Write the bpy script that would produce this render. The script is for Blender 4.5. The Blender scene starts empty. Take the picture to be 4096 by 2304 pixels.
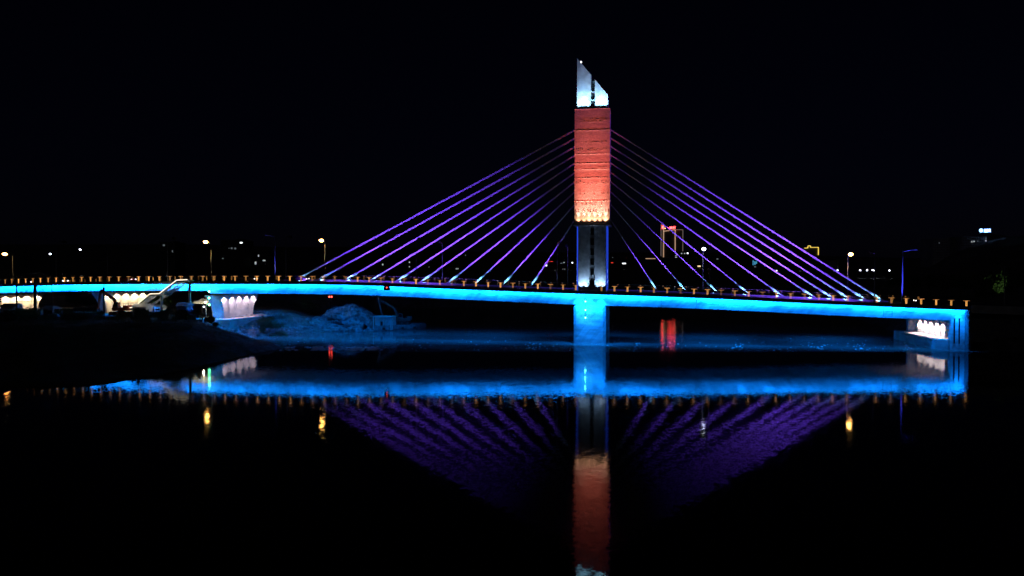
import bpy, bmesh, math, random
from mathutils import Vector, Matrix, noise
random.seed(7)
scene = bpy.context.scene
col = scene.collection

# ------------------------------------------------------------------ camera model (photo pixels, 4096 x 2304)
F, CAM_H, HORIZON = 2900.0, 14.4, 1095.0
cd = bpy.data.cameras.new('camera')
cam = bpy.data.objects.new('camera', cd); col.objects.link(cam)
cd.sensor_width = 36.0; cd.lens = F / 4096 * 36.0
cd.clip_start = 0.5; cd.clip_end = 9000
cam.location = (0, 0, CAM_H)
cam.rotation_euler = (math.radians(90) - math.atan((1152 - HORIZON) / F), 0, 0)
scene.camera = cam

def at(px, py, Y):
    "point seen at photo pixel px,py at depth Y"
    return Vector(((px - 2048) / F * Y, Y, CAM_H - (py - HORIZON) / F * Y))
def on_level(px, py, z=0.0):
    Y = (CAM_H - z) * F / (py - HORIZON)
    return Vector(((px - 2048) / F * Y, Y, z))

# ------------------------------------------------------------------ bridge frame: s along deck, t across (+ = far side), z up
TH = math.atan(.174)
D = Vector((math.cos(TH), -math.sin(TH), 0)); N = Vector((math.sin(TH), math.cos(TH), 0))
T0 = Vector((17.7, 159.1, 0))
SJ, RAD = -85.5, 200.0
def frame(s):
    if s >= SJ: return T0 + D * s, D, N
    a = (SJ - s) / RAD
    p = T0 + D * SJ - D * (RAD * math.sin(a)) + N * (RAD * (1 - math.cos(a)))
    return p, D * math.cos(a) - N * math.sin(a), N * math.cos(a) + D * math.sin(a)
def B(s, t, z=0.0):
    p, d, n = frame(s)
    q = p + n * t
    return Vector((q.x, q.y, z))
def heading(s):
    d = frame(s)[1]
    return math.atan2(d.y, d.x)
def s_at(px, t):
    "station whose point at offset t appears at photo column px"
    a, b = -230.0, 150.0
    for _ in range(50):
        m = (a + b) / 2; q = B(m, t)
        if 2048 + F * q.x / q.y < px: a = m
        else: b = m
    return (a + b) / 2
def z_at(px, py, t):
    return CAM_H - (py - HORIZON) / F * B(s_at(px, t), t).y
_zs = [(-175, 10.1), (-150, 11.0), (-139, 11.35), (-119, 11.84), (-95, 12.07), (-78, 12.11), (-60, 12.12), (-49, 12.0), (-35, 11.4), (-13, 10.61), (22, 9.62), (45.5, 8.52), (63.4, 7.86), (70.8, 7.55), (140, 5.6)]
def _lin(s):
    for (a, za), (b, zb) in zip(_zs, _zs[1:]):
        if s <= b: return za + (zb - za) * max(0, (s - a)) / (b - a)
    return _zs[-1][1]
def zg(s):                       # underside of the edge beam = top of the lit girder web
    return sum(_lin(s + k * 2.0) for k in range(-5, 6)) / 11
EDGE = 11.9                      # half width of the deck
KERB = 0.62                      # depth of the edge beam
def zdeck(s): return zg(s) + 0.42

# ------------------------------------------------------------------ materials
def mat(name, color=(.5, .5, .5), rough=.8, metal=0.0, emit=None, strength=0.0, noise_scale=None, noise_amt=.3, bump=0.0, bump_scale=8.0, spec=.3):
    m = bpy.data.materials.new(name); m.use_nodes = True
    nt = m.node_tree; b = nt.nodes['Principled BSDF']
    b.inputs['Base Color'].default_value = (*color, 1)
    b.inputs['Roughness'].default_value = rough
    b.inputs['Metallic'].default_value = metal
    b.inputs['Specular IOR Level'].default_value = spec
    if emit:
        b.inputs['Emission Color'].default_value = (*emit, 1)
        b.inputs['Emission Strength'].default_value = strength
    if noise_scale:
        geo = nt.nodes.new('ShaderNodeNewGeometry')
        nz = nt.nodes.new('ShaderNodeTexNoise'); nz.inputs['Scale'].default_value = noise_scale; nz.inputs['Detail'].default_value = 5
        nt.links.new(geo.outputs['Position'], nz.inputs['Vector'])
        mr = nt.nodes.new('ShaderNodeMapRange')
        mr.inputs['From Min'].default_value = .3; mr.inputs['From Max'].default_value = .7
        mr.inputs['To Min'].default_value = 1 - noise_amt; mr.inputs['To Max'].default_value = 1 + noise_amt * .5
        nt.links.new(nz.outputs['Fac'], mr.inputs['Value'])
        mx = nt.nodes.new('ShaderNodeVectorMath'); mx.operation = 'SCALE'
        mx.inputs[0].default_value = color
        nt.links.new(mr.outputs['Result'], mx.inputs['Scale'])
        nt.links.new(mx.outputs['Vector'], b.inputs['Base Color'])
    if bump:
        geo = nt.nodes.new('ShaderNodeNewGeometry')
        nz = nt.nodes.new('ShaderNodeTexNoise'); nz.inputs['Scale'].default_value = bump_scale; nz.inputs['Detail'].default_value = 6
        nt.links.new(geo.outputs['Position'], nz.inputs['Vector'])
        bp = nt.nodes.new('ShaderNodeBump'); bp.inputs['Strength'].default_value = 1; bp.inputs['Distance'].default_value = bump
        nt.links.new(nz.outputs['Fac'], bp.inputs['Height']); nt.links.new(bp.outputs['Normal'], b.inputs['Normal'])
    return m

def glow(name, color, strength, vary=0.0):
    m = mat(name, (.6, .6, .6), .5, emit=color, strength=strength)
    m.cycles.emission_sampling = 'NONE'      # lit by the lamps beside it; the lens itself need not be sampled
    if vary:
        nt = m.node_tree; b = nt.nodes['Principled BSDF']
        oi = nt.nodes.new('ShaderNodeObjectInfo'); mr = nt.nodes.new('ShaderNodeMapRange')
        mr.inputs['To Min'].default_value = strength * (1 - vary); mr.inputs['To Max'].default_value = strength * (1 + vary)
        nt.links.new(oi.outputs['Random'], mr.inputs['Value']); nt.links.new(mr.outputs['Result'], b.inputs['Emission Strength'])
    return m

def streaked(name, color, s1, s2, amt, bump=0.0):
    "board-marked concrete: two stretched noises, one along the formwork, one of light streaks painted leaning across the web"
    m = mat(name, color, .75)
    nt = m.node_tree; b = nt.nodes['Principled BSDF']
    geo = nt.nodes.new('ShaderNodeNewGeometry')
    facs = []
    for rot, sc, amount in ((0.0, s1, amt), (math.radians(-38), s2, amt * .8)):
        m0 = nt.nodes.new('ShaderNodeMapping'); m0.inputs['Rotation'].default_value = (0, rot, 0)
        nt.links.new(geo.outputs['Position'], m0.inputs['Vector'])
        mp = nt.nodes.new('ShaderNodeMapping'); mp.inputs['Scale'].default_value = sc
        nt.links.new(m0.outputs['Vector'], mp.inputs['Vector'])
        nz = nt.nodes.new('ShaderNodeTexNoise'); nz.inputs['Scale'].default_value = 1; nz.inputs['Detail'].default_value = 5
        nt.links.new(mp.outputs['Vector'], nz.inputs['Vector'])
        mr = nt.nodes.new('ShaderNodeMapRange')
        mr.inputs['From Min'].default_value = .3; mr.inputs['From Max'].default_value = .7
        mr.inputs['To Min'].default_value = 1 - amount; mr.inputs['To Max'].default_value = 1 + amount * .4
        nt.links.new(nz.outputs['Fac'], mr.inputs['Value']); facs.append(mr)
    mu = nt.nodes.new('ShaderNodeMath'); mu.operation = 'MULTIPLY'
    nt.links.new(facs[0].outputs['Result'], mu.inputs[0]); nt.links.new(facs[1].outputs['Result'], mu.inputs[1])
    sc = nt.nodes.new('ShaderNodeVectorMath'); sc.operation = 'SCALE'; sc.inputs[0].default_value = color
    nt.links.new(mu.outputs[0], sc.inputs['Scale']); nt.links.new(sc.outputs['Vector'], b.inputs['Base Color'])
    if bump:
        bp = nt.nodes.new('ShaderNodeBump'); bp.inputs['Strength'].default_value = 1; bp.inputs['Distance'].default_value = bump
        nt.links.new(mu.outputs[0], bp.inputs['Height']); nt.links.new(bp.outputs['Normal'], b.inputs['Normal'])
    return m

M = {}
M['web'] = streaked('girder_concrete', (.52, .53, .54), (.3, .3, 1.3), (1.3, .3, .12), .42)
M['concrete'] = mat('concrete', (.42, .42, .41), .8, noise_scale=.6, noise_amt=.3, bump=.01, bump_scale=5)
M['edge'] = mat('edge_beam_grey', (.12, .12, .13), .75, noise_scale=1.2, noise_amt=.3)
M['asphalt'] = mat('asphalt', (.05, .05, .052), .85, noise_scale=3, noise_amt=.3)
M['steel_dark'] = mat('dark_steel', (.035, .035, .04), .5, .4)
M['steel_grey'] = mat('grey_steel', (.28, .29, .3), .45, .5)
M['cable'] = mat('cable_sheath', (.72, .72, .74), .45, noise_scale=3, noise_amt=.15)
M['pipe'] = mat('anchor_pipe_white', (.8, .8, .8), .4)
M['white_metal'] = mat('white_metal', (.62, .62, .62), .45, .2)
M['pylon'] = mat('pylon_concrete', (.42, .43, .47), .75, noise_scale=.9, noise_amt=.35, bump=.01, bump_scale=3)
M['black'] = mat('black_louvre', (.012, .012, .014), .6)
M['rock'] = mat('broken_rock', (.2, .2, .22), .85, noise_scale=1.1, noise_amt=.85)
M['foam'] = mat('white_foam', (.75, .78, .8), .6)
M['leaf'] = mat('leaf_green', (.06, .11, .05), .6, noise_scale=.8, noise_amt=.5)
M['leaf_dry'] = mat('leaf_olive', (.08, .09, .035), .6, noise_scale=.8, noise_amt=.5)
M['bark'] = mat('bark', (.09, .065, .045), .9)
M['tarp'] = mat('blue_tarp', (.10, .16, .42), .55, noise_scale=2, noise_amt=.3)
M['panel'] = mat('shed_panel', (.45, .46, .48), .5, noise_scale=1.5, noise_amt=.25)
M['rust'] = mat('rusty_red_paint', (.30, .075, .04), .55, noise_scale=2, noise_amt=.5)
M['olive'] = mat('worn_grey_green_paint', (.06, .063, .055), .6, noise_scale=2, noise_amt=.4)
M['rubber'] = mat('black_rubber', (.02, .02, .02), .8)
M['glass_dark'] = mat('dark_glass', (.01, .012, .015), .08, spec=.5)
M['car_paint'] = mat('car_paint_silver', (.35, .36, .38), .3, .6)
M['car_dark'] = mat('car_paint_black', (.02, .02, .025), .25, .3)
M['car_red'] = mat('car_paint_red', (.25, .02, .02), .3, .3)
M['facade'] = mat('facade_render', (.07, .07, .068), .8, noise_scale=.2, noise_amt=.25)
M['facade_pale'] = mat('facade_pale', (.3, .3, .3), .8, noise_scale=.2, noise_amt=.25)
M['hull'] = mat('barge_steel', (.2, .21, .23), .6, .3, noise_scale=1.2, noise_amt=.5)
M['amber'] = glow('amber_glow', (1, .46, .11), 1.2, .8)
M['amber_dim'] = glow('amber_glow_dim', (1, .43, .12), .7, .7)
M['led_cyan'] = glow('cyan_led', (.02, .35, 1), 3.0)
M['led_blue'] = glow('deep_blue_led', (.02, .085, 1), .55)
M['kerb_violet'] = glow('violet_glow', (.10, .07, 1), .2)
M['stair_led'] = glow('stair_led', (1, .87, .6), 1.9)
M['sodium'] = glow('sodium_lens', (1, .48, .10), 80)
M['sodium_far'] = glow('white_lens', (.8, .9, 1), 14)
M['head'] = glow('headlight_glow', (1, .95, .85), 7)
M['tail'] = glow('taillight_glow', (1, .03, .02), 1.5)
M['green'] = glow('green_signal', (.12, 1, .35), 28)
M['teal'] = glow('teal_signal', (.05, .75, .9), 26)
M['redsig'] = glow('red_signal', (1, .06, .04), 12)
M['spot_white'] = glow('white_bulb', (.95, 1, .95), 7)

# pylon cladding: rough courses of relief stone
def cladding():
    m = mat('pylon_cladding', (.47, .45, .44), .8)
    nt = m.node_tree; b = nt.nodes['Principled BSDF']
    tc = nt.nodes.new('ShaderNodeTexCoord')
    mp = nt.nodes.new('ShaderNodeMapping'); mp.inputs['Scale'].default_value = (.9, .9, 1.8)
    nt.links.new(tc.outputs['Object'], mp.inputs['Vector'])
    n1 = nt.nodes.new('ShaderNodeTexNoise'); n1.inputs['Scale'].default_value = 1.0; n1.inputs['Detail'].default_value = 6; n1.inputs['Roughness'].default_value = .65
    nt.links.new(mp.outputs['Vector'], n1.inputs['Vector'])
    n2 = nt.nodes.new('ShaderNodeTexNoise'); n2.inputs['Scale'].default_value = 4.5; n2.inputs['Detail'].default_value = 5
    nt.links.new(tc.outputs['Object'], n2.inputs['Vector'])
    mul = nt.nodes.new('ShaderNodeMath'); mul.operation = 'MULTIPLY'
    nt.links.new(n1.outputs['Fac'], mul.inputs[0]); nt.links.new(n2.outputs['Fac'], mul.inputs[1])
    mr = nt.nodes.new('ShaderNodeMapRange'); mr.inputs['From Min'].default_value = .12; mr.inputs['From Max'].default_value = .36
    mr.inputs['To Min'].default_value = .68; mr.inputs['To Max'].default_value = 1.12
    nt.links.new(mul.outputs[0], mr.inputs['Value'])
    sc = nt.nodes.new('ShaderNodeVectorMath'); sc.operation = 'SCALE'; sc.inputs[0].default_value = (.47, .45, .44)
    nt.links.new(mr.outputs['Result'], sc.inputs['Scale']); nt.links.new(sc.outputs['Vector'], b.inputs['Base Color'])
    bp = nt.nodes.new('ShaderNodeBump'); bp.inputs['Strength'].default_value = 1; bp.inputs['Distance'].default_value = .05
    nt.links.new(mul.outputs[0], bp.inputs['Height']); nt.links.new(bp.outputs['Normal'], b.inputs['Normal'])
    return m
M['cladding'] = cladding()

# ------------------------------------------------------------------ object helpers
BASE = {}
def tag(o, label=None, cat=None, group=None, kind=None):
    if label: o['label'] = label
    if cat: o['category'] = cat
    if group: o['group'] = group
    if kind: o['kind'] = kind
    return o
def empty(name, loc=(0, 0, 0), rz=0.0):
    o = bpy.data.objects.new(name, None); col.objects.link(o)
    o.empty_display_size = .5
    o.location = loc; o.rotation_euler = (0, 0, rz)
    BASE[o.name] = Vector(loc)
    return o
def thing(name, label, cat, loc=(0, 0, 0), rz=0.0, group=None):
    return tag(empty(name, loc, rz), label, cat, group)
def part(name, me, parent, loc=(0, 0, 0), rz=0.0):
    o = bpy.data.objects.new(name, me); col.objects.link(o)
    o.parent = parent; o.location = loc; o.rotation_euler = (0, 0, rz)
    return o
def kids(o, table):
    return table.get(o.name, [])
def dup(root, loc=None, rz=None, sc=None):
    def cp(o, parent):
        c = o.copy(); col.objects.link(c); c.parent = parent
        for ch in list(o.children): cp(ch, c)
        return c
    r = cp(root, root.parent)
    if loc is not None: r.location = loc
    if rz is not None: r.rotation_euler = (0, 0, rz)
    if sc is not None: r.scale = (sc, sc, sc)
    return r

class MB:
    def __init__(s): s.v = []; s.f = []
    def add(s, vs, fs):
        o = len(s.v); s.v += [tuple(v) for v in vs]; s.f += [tuple(o + i for i in f) for f in fs]; return s
    def hexa(s, p):
        return s.add(p, [(0, 3, 2, 1), (4, 5, 6, 7), (0, 1, 5, 4), (1, 2, 6, 5), (2, 3, 7, 6), (3, 0, 4, 7)])
    def box(s, x0, x1, y0, y1, z0, z1):
        return s.hexa([(x0, y0, z0), (x1, y0, z0), (x1, y1, z0), (x0, y1, z0), (x0, y0, z1), (x1, y0, z1), (x1, y1, z1), (x0, y1, z1)])
    def bbox(s, s0, s1, t0, t1, z0, z1):
        return s.hexa([B(s0, t0, z0), B(s1, t0, z0), B(s1, t1, z0), B(s0, t1, z0), B(s0, t0, z1), B(s1, t0, z1), B(s1, t1, z1), B(s0, t1, z1)])
    def prism(s, bottom, top):
        n = len(bottom)
        return s.add(list(bottom) + list(top), [tuple(reversed(range(n))), tuple(range(n, 2 * n))] + [(i, (i + 1) % n, n + (i + 1) % n, n + i) for i in range(n)])
    def loft(s, rings, cap=True):
        n = len(rings[0]); vs = [v for r in rings for v in r]; fs = []
        for k in range(len(rings) - 1):
            for i in range(n):
                a, b2 = k * n + i, k * n + (i + 1) % n
                fs.append((a, b2, b2 + n, a + n))
        if cap: fs += [tuple(reversed(range(n))), tuple(range((len(rings) - 1) * n, len(rings) * n))]
        return s.add(vs, fs)
    def tube(s, pts, r, n=8, r2=None, rs=None):
        pts = [Vector(p) for p in pts]; rings = []
        for i, p in enumerate(pts):
            d = (pts[min(i + 1, len(pts) - 1)] - pts[max(i - 1, 0)]).normalized()
            u = d.cross(Vector((0, 0, 1)))
            if u.length < 1e-3: u = Vector((1, 0, 0))
            u.normalize(); w = u.cross(d).normalized()
            rr = rs[i] if rs else r + ((r2 if r2 is not None else r) - r) * i / max(1, len(pts) - 1)
            rings.append([p + (u * math.cos(a) + w * math.sin(a)) * rr for a in [2 * math.pi * k / n for k in range(n)]])
        return s.loft(rings)
    def bar(s, a, b, w, h=None):
        "rectangular bar between two points"
        a = Vector(a); b = Vector(b); h = h or w
        d = (b - a).normalized(); u = d.cross(Vector((0, 0, 1)))
        if u.length < 1e-3: u = Vector((1, 0, 0))
        u.normalize(); x = u.cross(d).normalized()
        u *= w / 2; x *= h / 2
        return s.hexa([a - u - x, a + u - x, a + u + x, a - u + x, b - u - x, b + u - x, b + u + x, b - u + x])
    def blob(s, c, rx, ry, rz, seed=0, rough=.25, sub=1):
        bm = bmesh.new(); bmesh.ops.create_icosphere(bm, subdivisions=sub, radius=1)
        c = Vector(c)
        vs = []
        for v in bm.verts:
            k = 1 + rough * noise.noise(v.co * 1.7 + Vector((seed * 3.1, seed * 1.7, 0)))*2
            vs.append((c.x + v.co.x * rx * k, c.y + v.co.y * ry * k, c.z + v.co.z * rz * k))
        fs = [tuple(v.index for v in f.verts) for f in bm.faces]; bm.free()
        return s.add(vs, fs)
    def sweep(s, prof, stations, zf=zg):
        rings = [[B(q, t, zf(q) + z) for t, z in prof] for q in stations]
        return s.loft(rings)
    def mesh(s, name, m, off=Vector((0, 0, 0)), smooth=False, bevel=0):
        me = bpy.data.meshes.new(name)
        me.from_pydata([Vector(v) - off for v in s.v], [], s.f)
        bm = bmesh.new(); bm.from_mesh(me)
        if bevel:
            bmesh.ops.bevel(bm, geom=[e for e in bm.edges if e.calc_face_angle(0) > .5], offset=bevel, segments=2, affect='EDGES', profile=.7)
        bmesh.ops.recalc_face_normals(bm, faces=bm.faces)
        bm.to_mesh(me); bm.free()
        if smooth:
            for p in me.polygons: p.use_smooth = True
        me.materials.append(m if not isinstance(m, str) else M[m])
        return me
    def build(s, name, m, parent=None, smooth=False, bevel=0):
        off = Vector((0, 0, 0))
        q = parent
        while q is not None:
            off = off + Vector(q.location); q = q.parent
        me = s.mesh(name, m, off, smooth, bevel)
        o = bpy.data.objects.new(name, me); col.objects.link(o)
        o.parent = parent
        return o

def stations(a, b, step=4.0):
    n = max(1, int(abs(b - a) / step)); return [a + (b - a) * i / n for i in range(n + 1)]

# ------------------------------------------------------------------ lights
def spot(loc, target, power, color, angle, blend=1.0, radius=.06, name='spot_lamp'):
    l = bpy.data.lights.new(name, 'SPOT'); l.energy = power; l.color = color
    l.spot_size = math.radians(angle); l.spot_blend = blend; l.shadow_soft_size = radius
    o = bpy.data.objects.new(name, l); col.objects.link(o)
    o.location = loc
    o.rotation_euler = (Vector(target) - Vector(loc)).to_track_quat('-Z', 'Y').to_euler()
    return o
def point(loc, power, color, radius=.08, name='point_lamp'):
    l = bpy.data.lights.new(name, 'POINT'); l.energy = power; l.color = color; l.shadow_soft_size = radius
    o = bpy.data.objects.new(name, l); col.objects.link(o); o.location = loc
    return o
def strip(a, b, target_off, power_per_m, color, width=.06, spread=150, name='strip_lamp'):
    a = Vector(a); b = Vector(b); L = (b - a).length
    l = bpy.data.lights.new(name, 'AREA'); l.shape = 'RECTANGLE'; l.size = L; l.size_y = width
    l.energy = power_per_m * L; l.color = color; l.spread = math.radians(spread)
    o = bpy.data.objects.new(name, l); col.objects.link(o)
    o.location = (a + b) / 2
    zax = -Vector(target_off).normalized(); x = (b - a).normalized(); y = zax.cross(x).normalized(); x = y.cross(zax).normalized()
    o.rotation_euler = Matrix((x, y, zax)).transposed().to_euler()
    return o

# ================================================================== SETTING: ground, water, sky
LEFT = [(-420, 84), (-120, 88), (-75, 91), (-56, 93), (-52, 98), (-49.7, 104), (-48.6, 116), (-46.6, 128), (-44.6, 139), (-47, 146), (-53, 151), (-60, 157), (-60, 163), (-56, 169), (-52, 176), (-47.2, 180), (-36.6, 184.5), (-37, 190), (-50, 203), (-66, 235), (-55, 290), (-15, 322), (60, 330), (200, 316), (420, 480), (900, 720), (900, 3200), (-1400, 3200), (-1400, 84)]
RIGHT = [(86.5, 136), (90, 140.5), (89.6, 150), (91.5, 165), (95, 180), (110, 230), (150, 330), (220, 470), (330, 620), (900, 700), (1500, 700), (1500, 20), (330, 60), (200, 95), (130, 122), (100, 131), (88, 133.5)]
def sdist(poly, x, y):
    inside = False; best = 1e18; n = len(poly)
    for i in range(n):
        x1, y1 = poly[i]; x2, y2 = poly[(i + 1) % n]
        if (y1 > y) != (y2 > y) and x < (x2 - x1) * (y - y1) / (y2 - y1) + x1: inside = not inside
        dx, dy = x2 - x1, y2 - y1
        k = max(0, min(1, ((x - x1) * dx + (y - y1) * dy) / (dx * dx + dy * dy)))
        q = (x - x1 - k * dx) ** 2 + (y - y1 - k * dy) ** 2
        if q < best: best = q
    return math.sqrt(best) * (1 if inside else -1)
def sm(a, b, x):
    k = max(0, min(1, (x - a) / (b - a))); return k * k * (3 - 2 * k)
def gheight(x, y):
    p = Vector((x, y, 0))
    n1 = noise.fractal(p * .12, 1.0, 2.0, 4); n2 = noise.fractal(p * .5, 1.0, 2.0, 3)
    dl = sdist(LEFT, x, y) + n1 * 1.2
    h = -1.5
    if dl > -4:
        top = 4.9 - 3.9 * sm(-64, -48, x) * sm(160, 150, y)
        if y > 176: top = 2.2 + 2.5 * sm(-50, -62, x) + 8.5 * sm(225, 285, y)  # far bank raised into an unseen levee, blocking town reflections on the water
        if x > -92 and y < 215: top = min(top, 4.9 if y > 152 else max(.5, .135 * (y - 99)) + 5 * sm(-80, -92, x))
        hl = min(dl * (.42 if y < 260 else 1.6), top) if dl > 0 else dl * .4
        hl += (n2 * (.22 + .3 * sm(140, 150, y)) + n1 * .25 + .25 * noise.noise(p * 1.3) * sm(140, 150, y)) * sm(.0, 3, dl)
        hl += 26 * sm(330, 1100, y) * sm(0, 120, dl) + 60 * sm(900, 3000, y) * sm(0, 120, dl)
        hl += 16 * sm(-150, -420, x) * sm(150, 330, y)
        ls = (Vector((x, y, 0)) - T0)
        if abs(ls.dot(N)) < 13 and -95 < ls.dot(D) < -70:     # excavation round the pile cap
            q = ls.dot(D)
            hl = min(hl, 3.9 if q < -81.5 else 3.9 - 2.6 * sm(-81.5, -80.2, q) - .6 * sm(-80, -76, q) + .25 * n2)
        h = max(h, hl)
    dr = sdist(RIGHT, x, y) + n1 * 1.0
    if dr > -4:
        hr = min(dr * .8, 6.6) if dr > 0 else dr * .4
        if y < 131: hr = min(dr * .5, 5.5) if dr > 0 else dr * .4
        hr += (n2 * .25 + n1 * .3) * sm(0, 3, dr)
        hr += (34 * sm(120, 420, x + .12 * (y - 150)) + 10 * n1 * sm(30, 90, dr)) * sm(12, 70, dr) * sm(150, 330, y)
        h = max(h, hr)
    return h
def axis(breaks):
    out = []
    for a, b, st in breaks:
        q = a
        while q < b - 1e-6: out.append(q); q += st
    out.append(breaks[-1][1]); return out
xs = axis([(-1400, -300, 60), (-300, -120, 9), (-120, -90, 2.5), (-90, -34, 1.0), (-34, 70, 8), (70, 100, 1.2), (100, 180, 4), (180, 420, 16), (420, 1500, 80)])
ys = axis([(-60, 70, 16), (70, 88, 3), (88, 212, 1.15), (212, 330, 6), (330, 760, 24), (760, 3200, 110)])
gv = [(x, y, gheight(x, y)) for y in ys for x in xs]
nx = len(xs)
gf = [(j * nx + i, j * nx + i + 1, (j + 1) * nx + i + 1, (j + 1) * nx + i) for j in range(len(ys) - 1) for i in range(nx - 1)]
def ground_mat():
    m = mat('sandy_ground', (.2, .16, .12), .9)
    nt = m.node_tree; b = nt.nodes['Principled BSDF']
    geo = nt.nodes.new('ShaderNodeNewGeometry'); sep = nt.nodes.new('ShaderNodeSeparateXYZ')
    nt.links.new(geo.outputs['Position'], sep.inputs[0])
    nz = nt.nodes.new('ShaderNodeTexNoise'); nz.inputs['Scale'].default_value = .18; nz.inputs['Detail'].default_value = 8; nz.inputs['Roughness'].default_value = .7
    nt.links.new(geo.outputs['Position'], nz.inputs['Vector'])
    cr = nt.nodes.new('ShaderNodeValToRGB')
    cr.color_ramp.elements[0].position = .36; cr.color_ramp.elements[0].color = (.035, .04, .022, 1)
    cr.color_ramp.elements[1].position = .6; cr.color_ramp.elements[1].color = (.15, .135, .135, 1)
    # graded sand round the piers; weeds and painted shade darken the near bank
    mr = nt.nodes.new('ShaderNodeMapRange'); mr.inputs['From Min'].default_value = 120; mr.inputs['From Max'].default_value = 141
    mr.inputs['To Min'].default_value = -.25; mr.inputs['To Max'].default_value = .06
    nt.links.new(sep.outputs['Y'], mr.inputs['Value'])
    ad = nt.nodes.new('ShaderNodeMath'); ad.operation = 'ADD'
    nt.links.new(nz.outputs['Fac'], ad.inputs[0]); nt.links.new(mr.outputs['Result'], ad.inputs[1])
    nt.links.new(ad.outputs[0], cr.inputs['Fac']); nt.links.new(cr.outputs['Color'], b.inputs['Base Color'])
    n3 = nt.nodes.new('ShaderNodeTexNoise'); n3.inputs['Scale'].default_value = .9; n3.inputs['Detail'].default_value = 10; n3.inputs['Roughness'].default_value = .8
    nt.links.new(geo.outputs['Position'], n3.inputs['Vector'])
    m3 = nt.nodes.new('ShaderNodeMapRange'); m3.inputs['From Min'].default_value = .36; m3.inputs['From Max'].default_value = .64; m3.inputs['To Min'].default_value = .25; m3.inputs['To Max'].default_value = 1.5
    nt.links.new(n3.outputs['Fac'], m3.inputs['Value'])
    v3 = nt.nodes.new('ShaderNodeVectorMath'); v3.operation = 'SCALE'
    nt.links.new(cr.outputs['Color'], v3.inputs[0]); nt.links.new(m3.outputs['Result'], v3.inputs['Scale']); nt.links.new(v3.outputs['Vector'], b.inputs['Base Color'])
    n2 = nt.nodes.new('ShaderNodeTexNoise'); n2.inputs['Scale'].default_value = 1.6; n2.inputs['Detail'].default_value = 8
    nt.links.new(geo.outputs['Position'], n2.inputs['Vector'])
    bp = nt.nodes.new('ShaderNodeBump'); bp.inputs['Strength'].default_value = 1; bp.inputs['Distance'].default_value = .8
    nt.links.new(n2.outputs['Fac'], bp.inputs['Height']); nt.links.new(bp.outputs['Normal'], b.inputs['Normal'])
    return m
M['ground'] = ground_mat()
gm = MB(); gm.add(gv, gf)
g = gm.build('ground', 'ground', smooth=True); tag(g, kind='structure')

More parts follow.
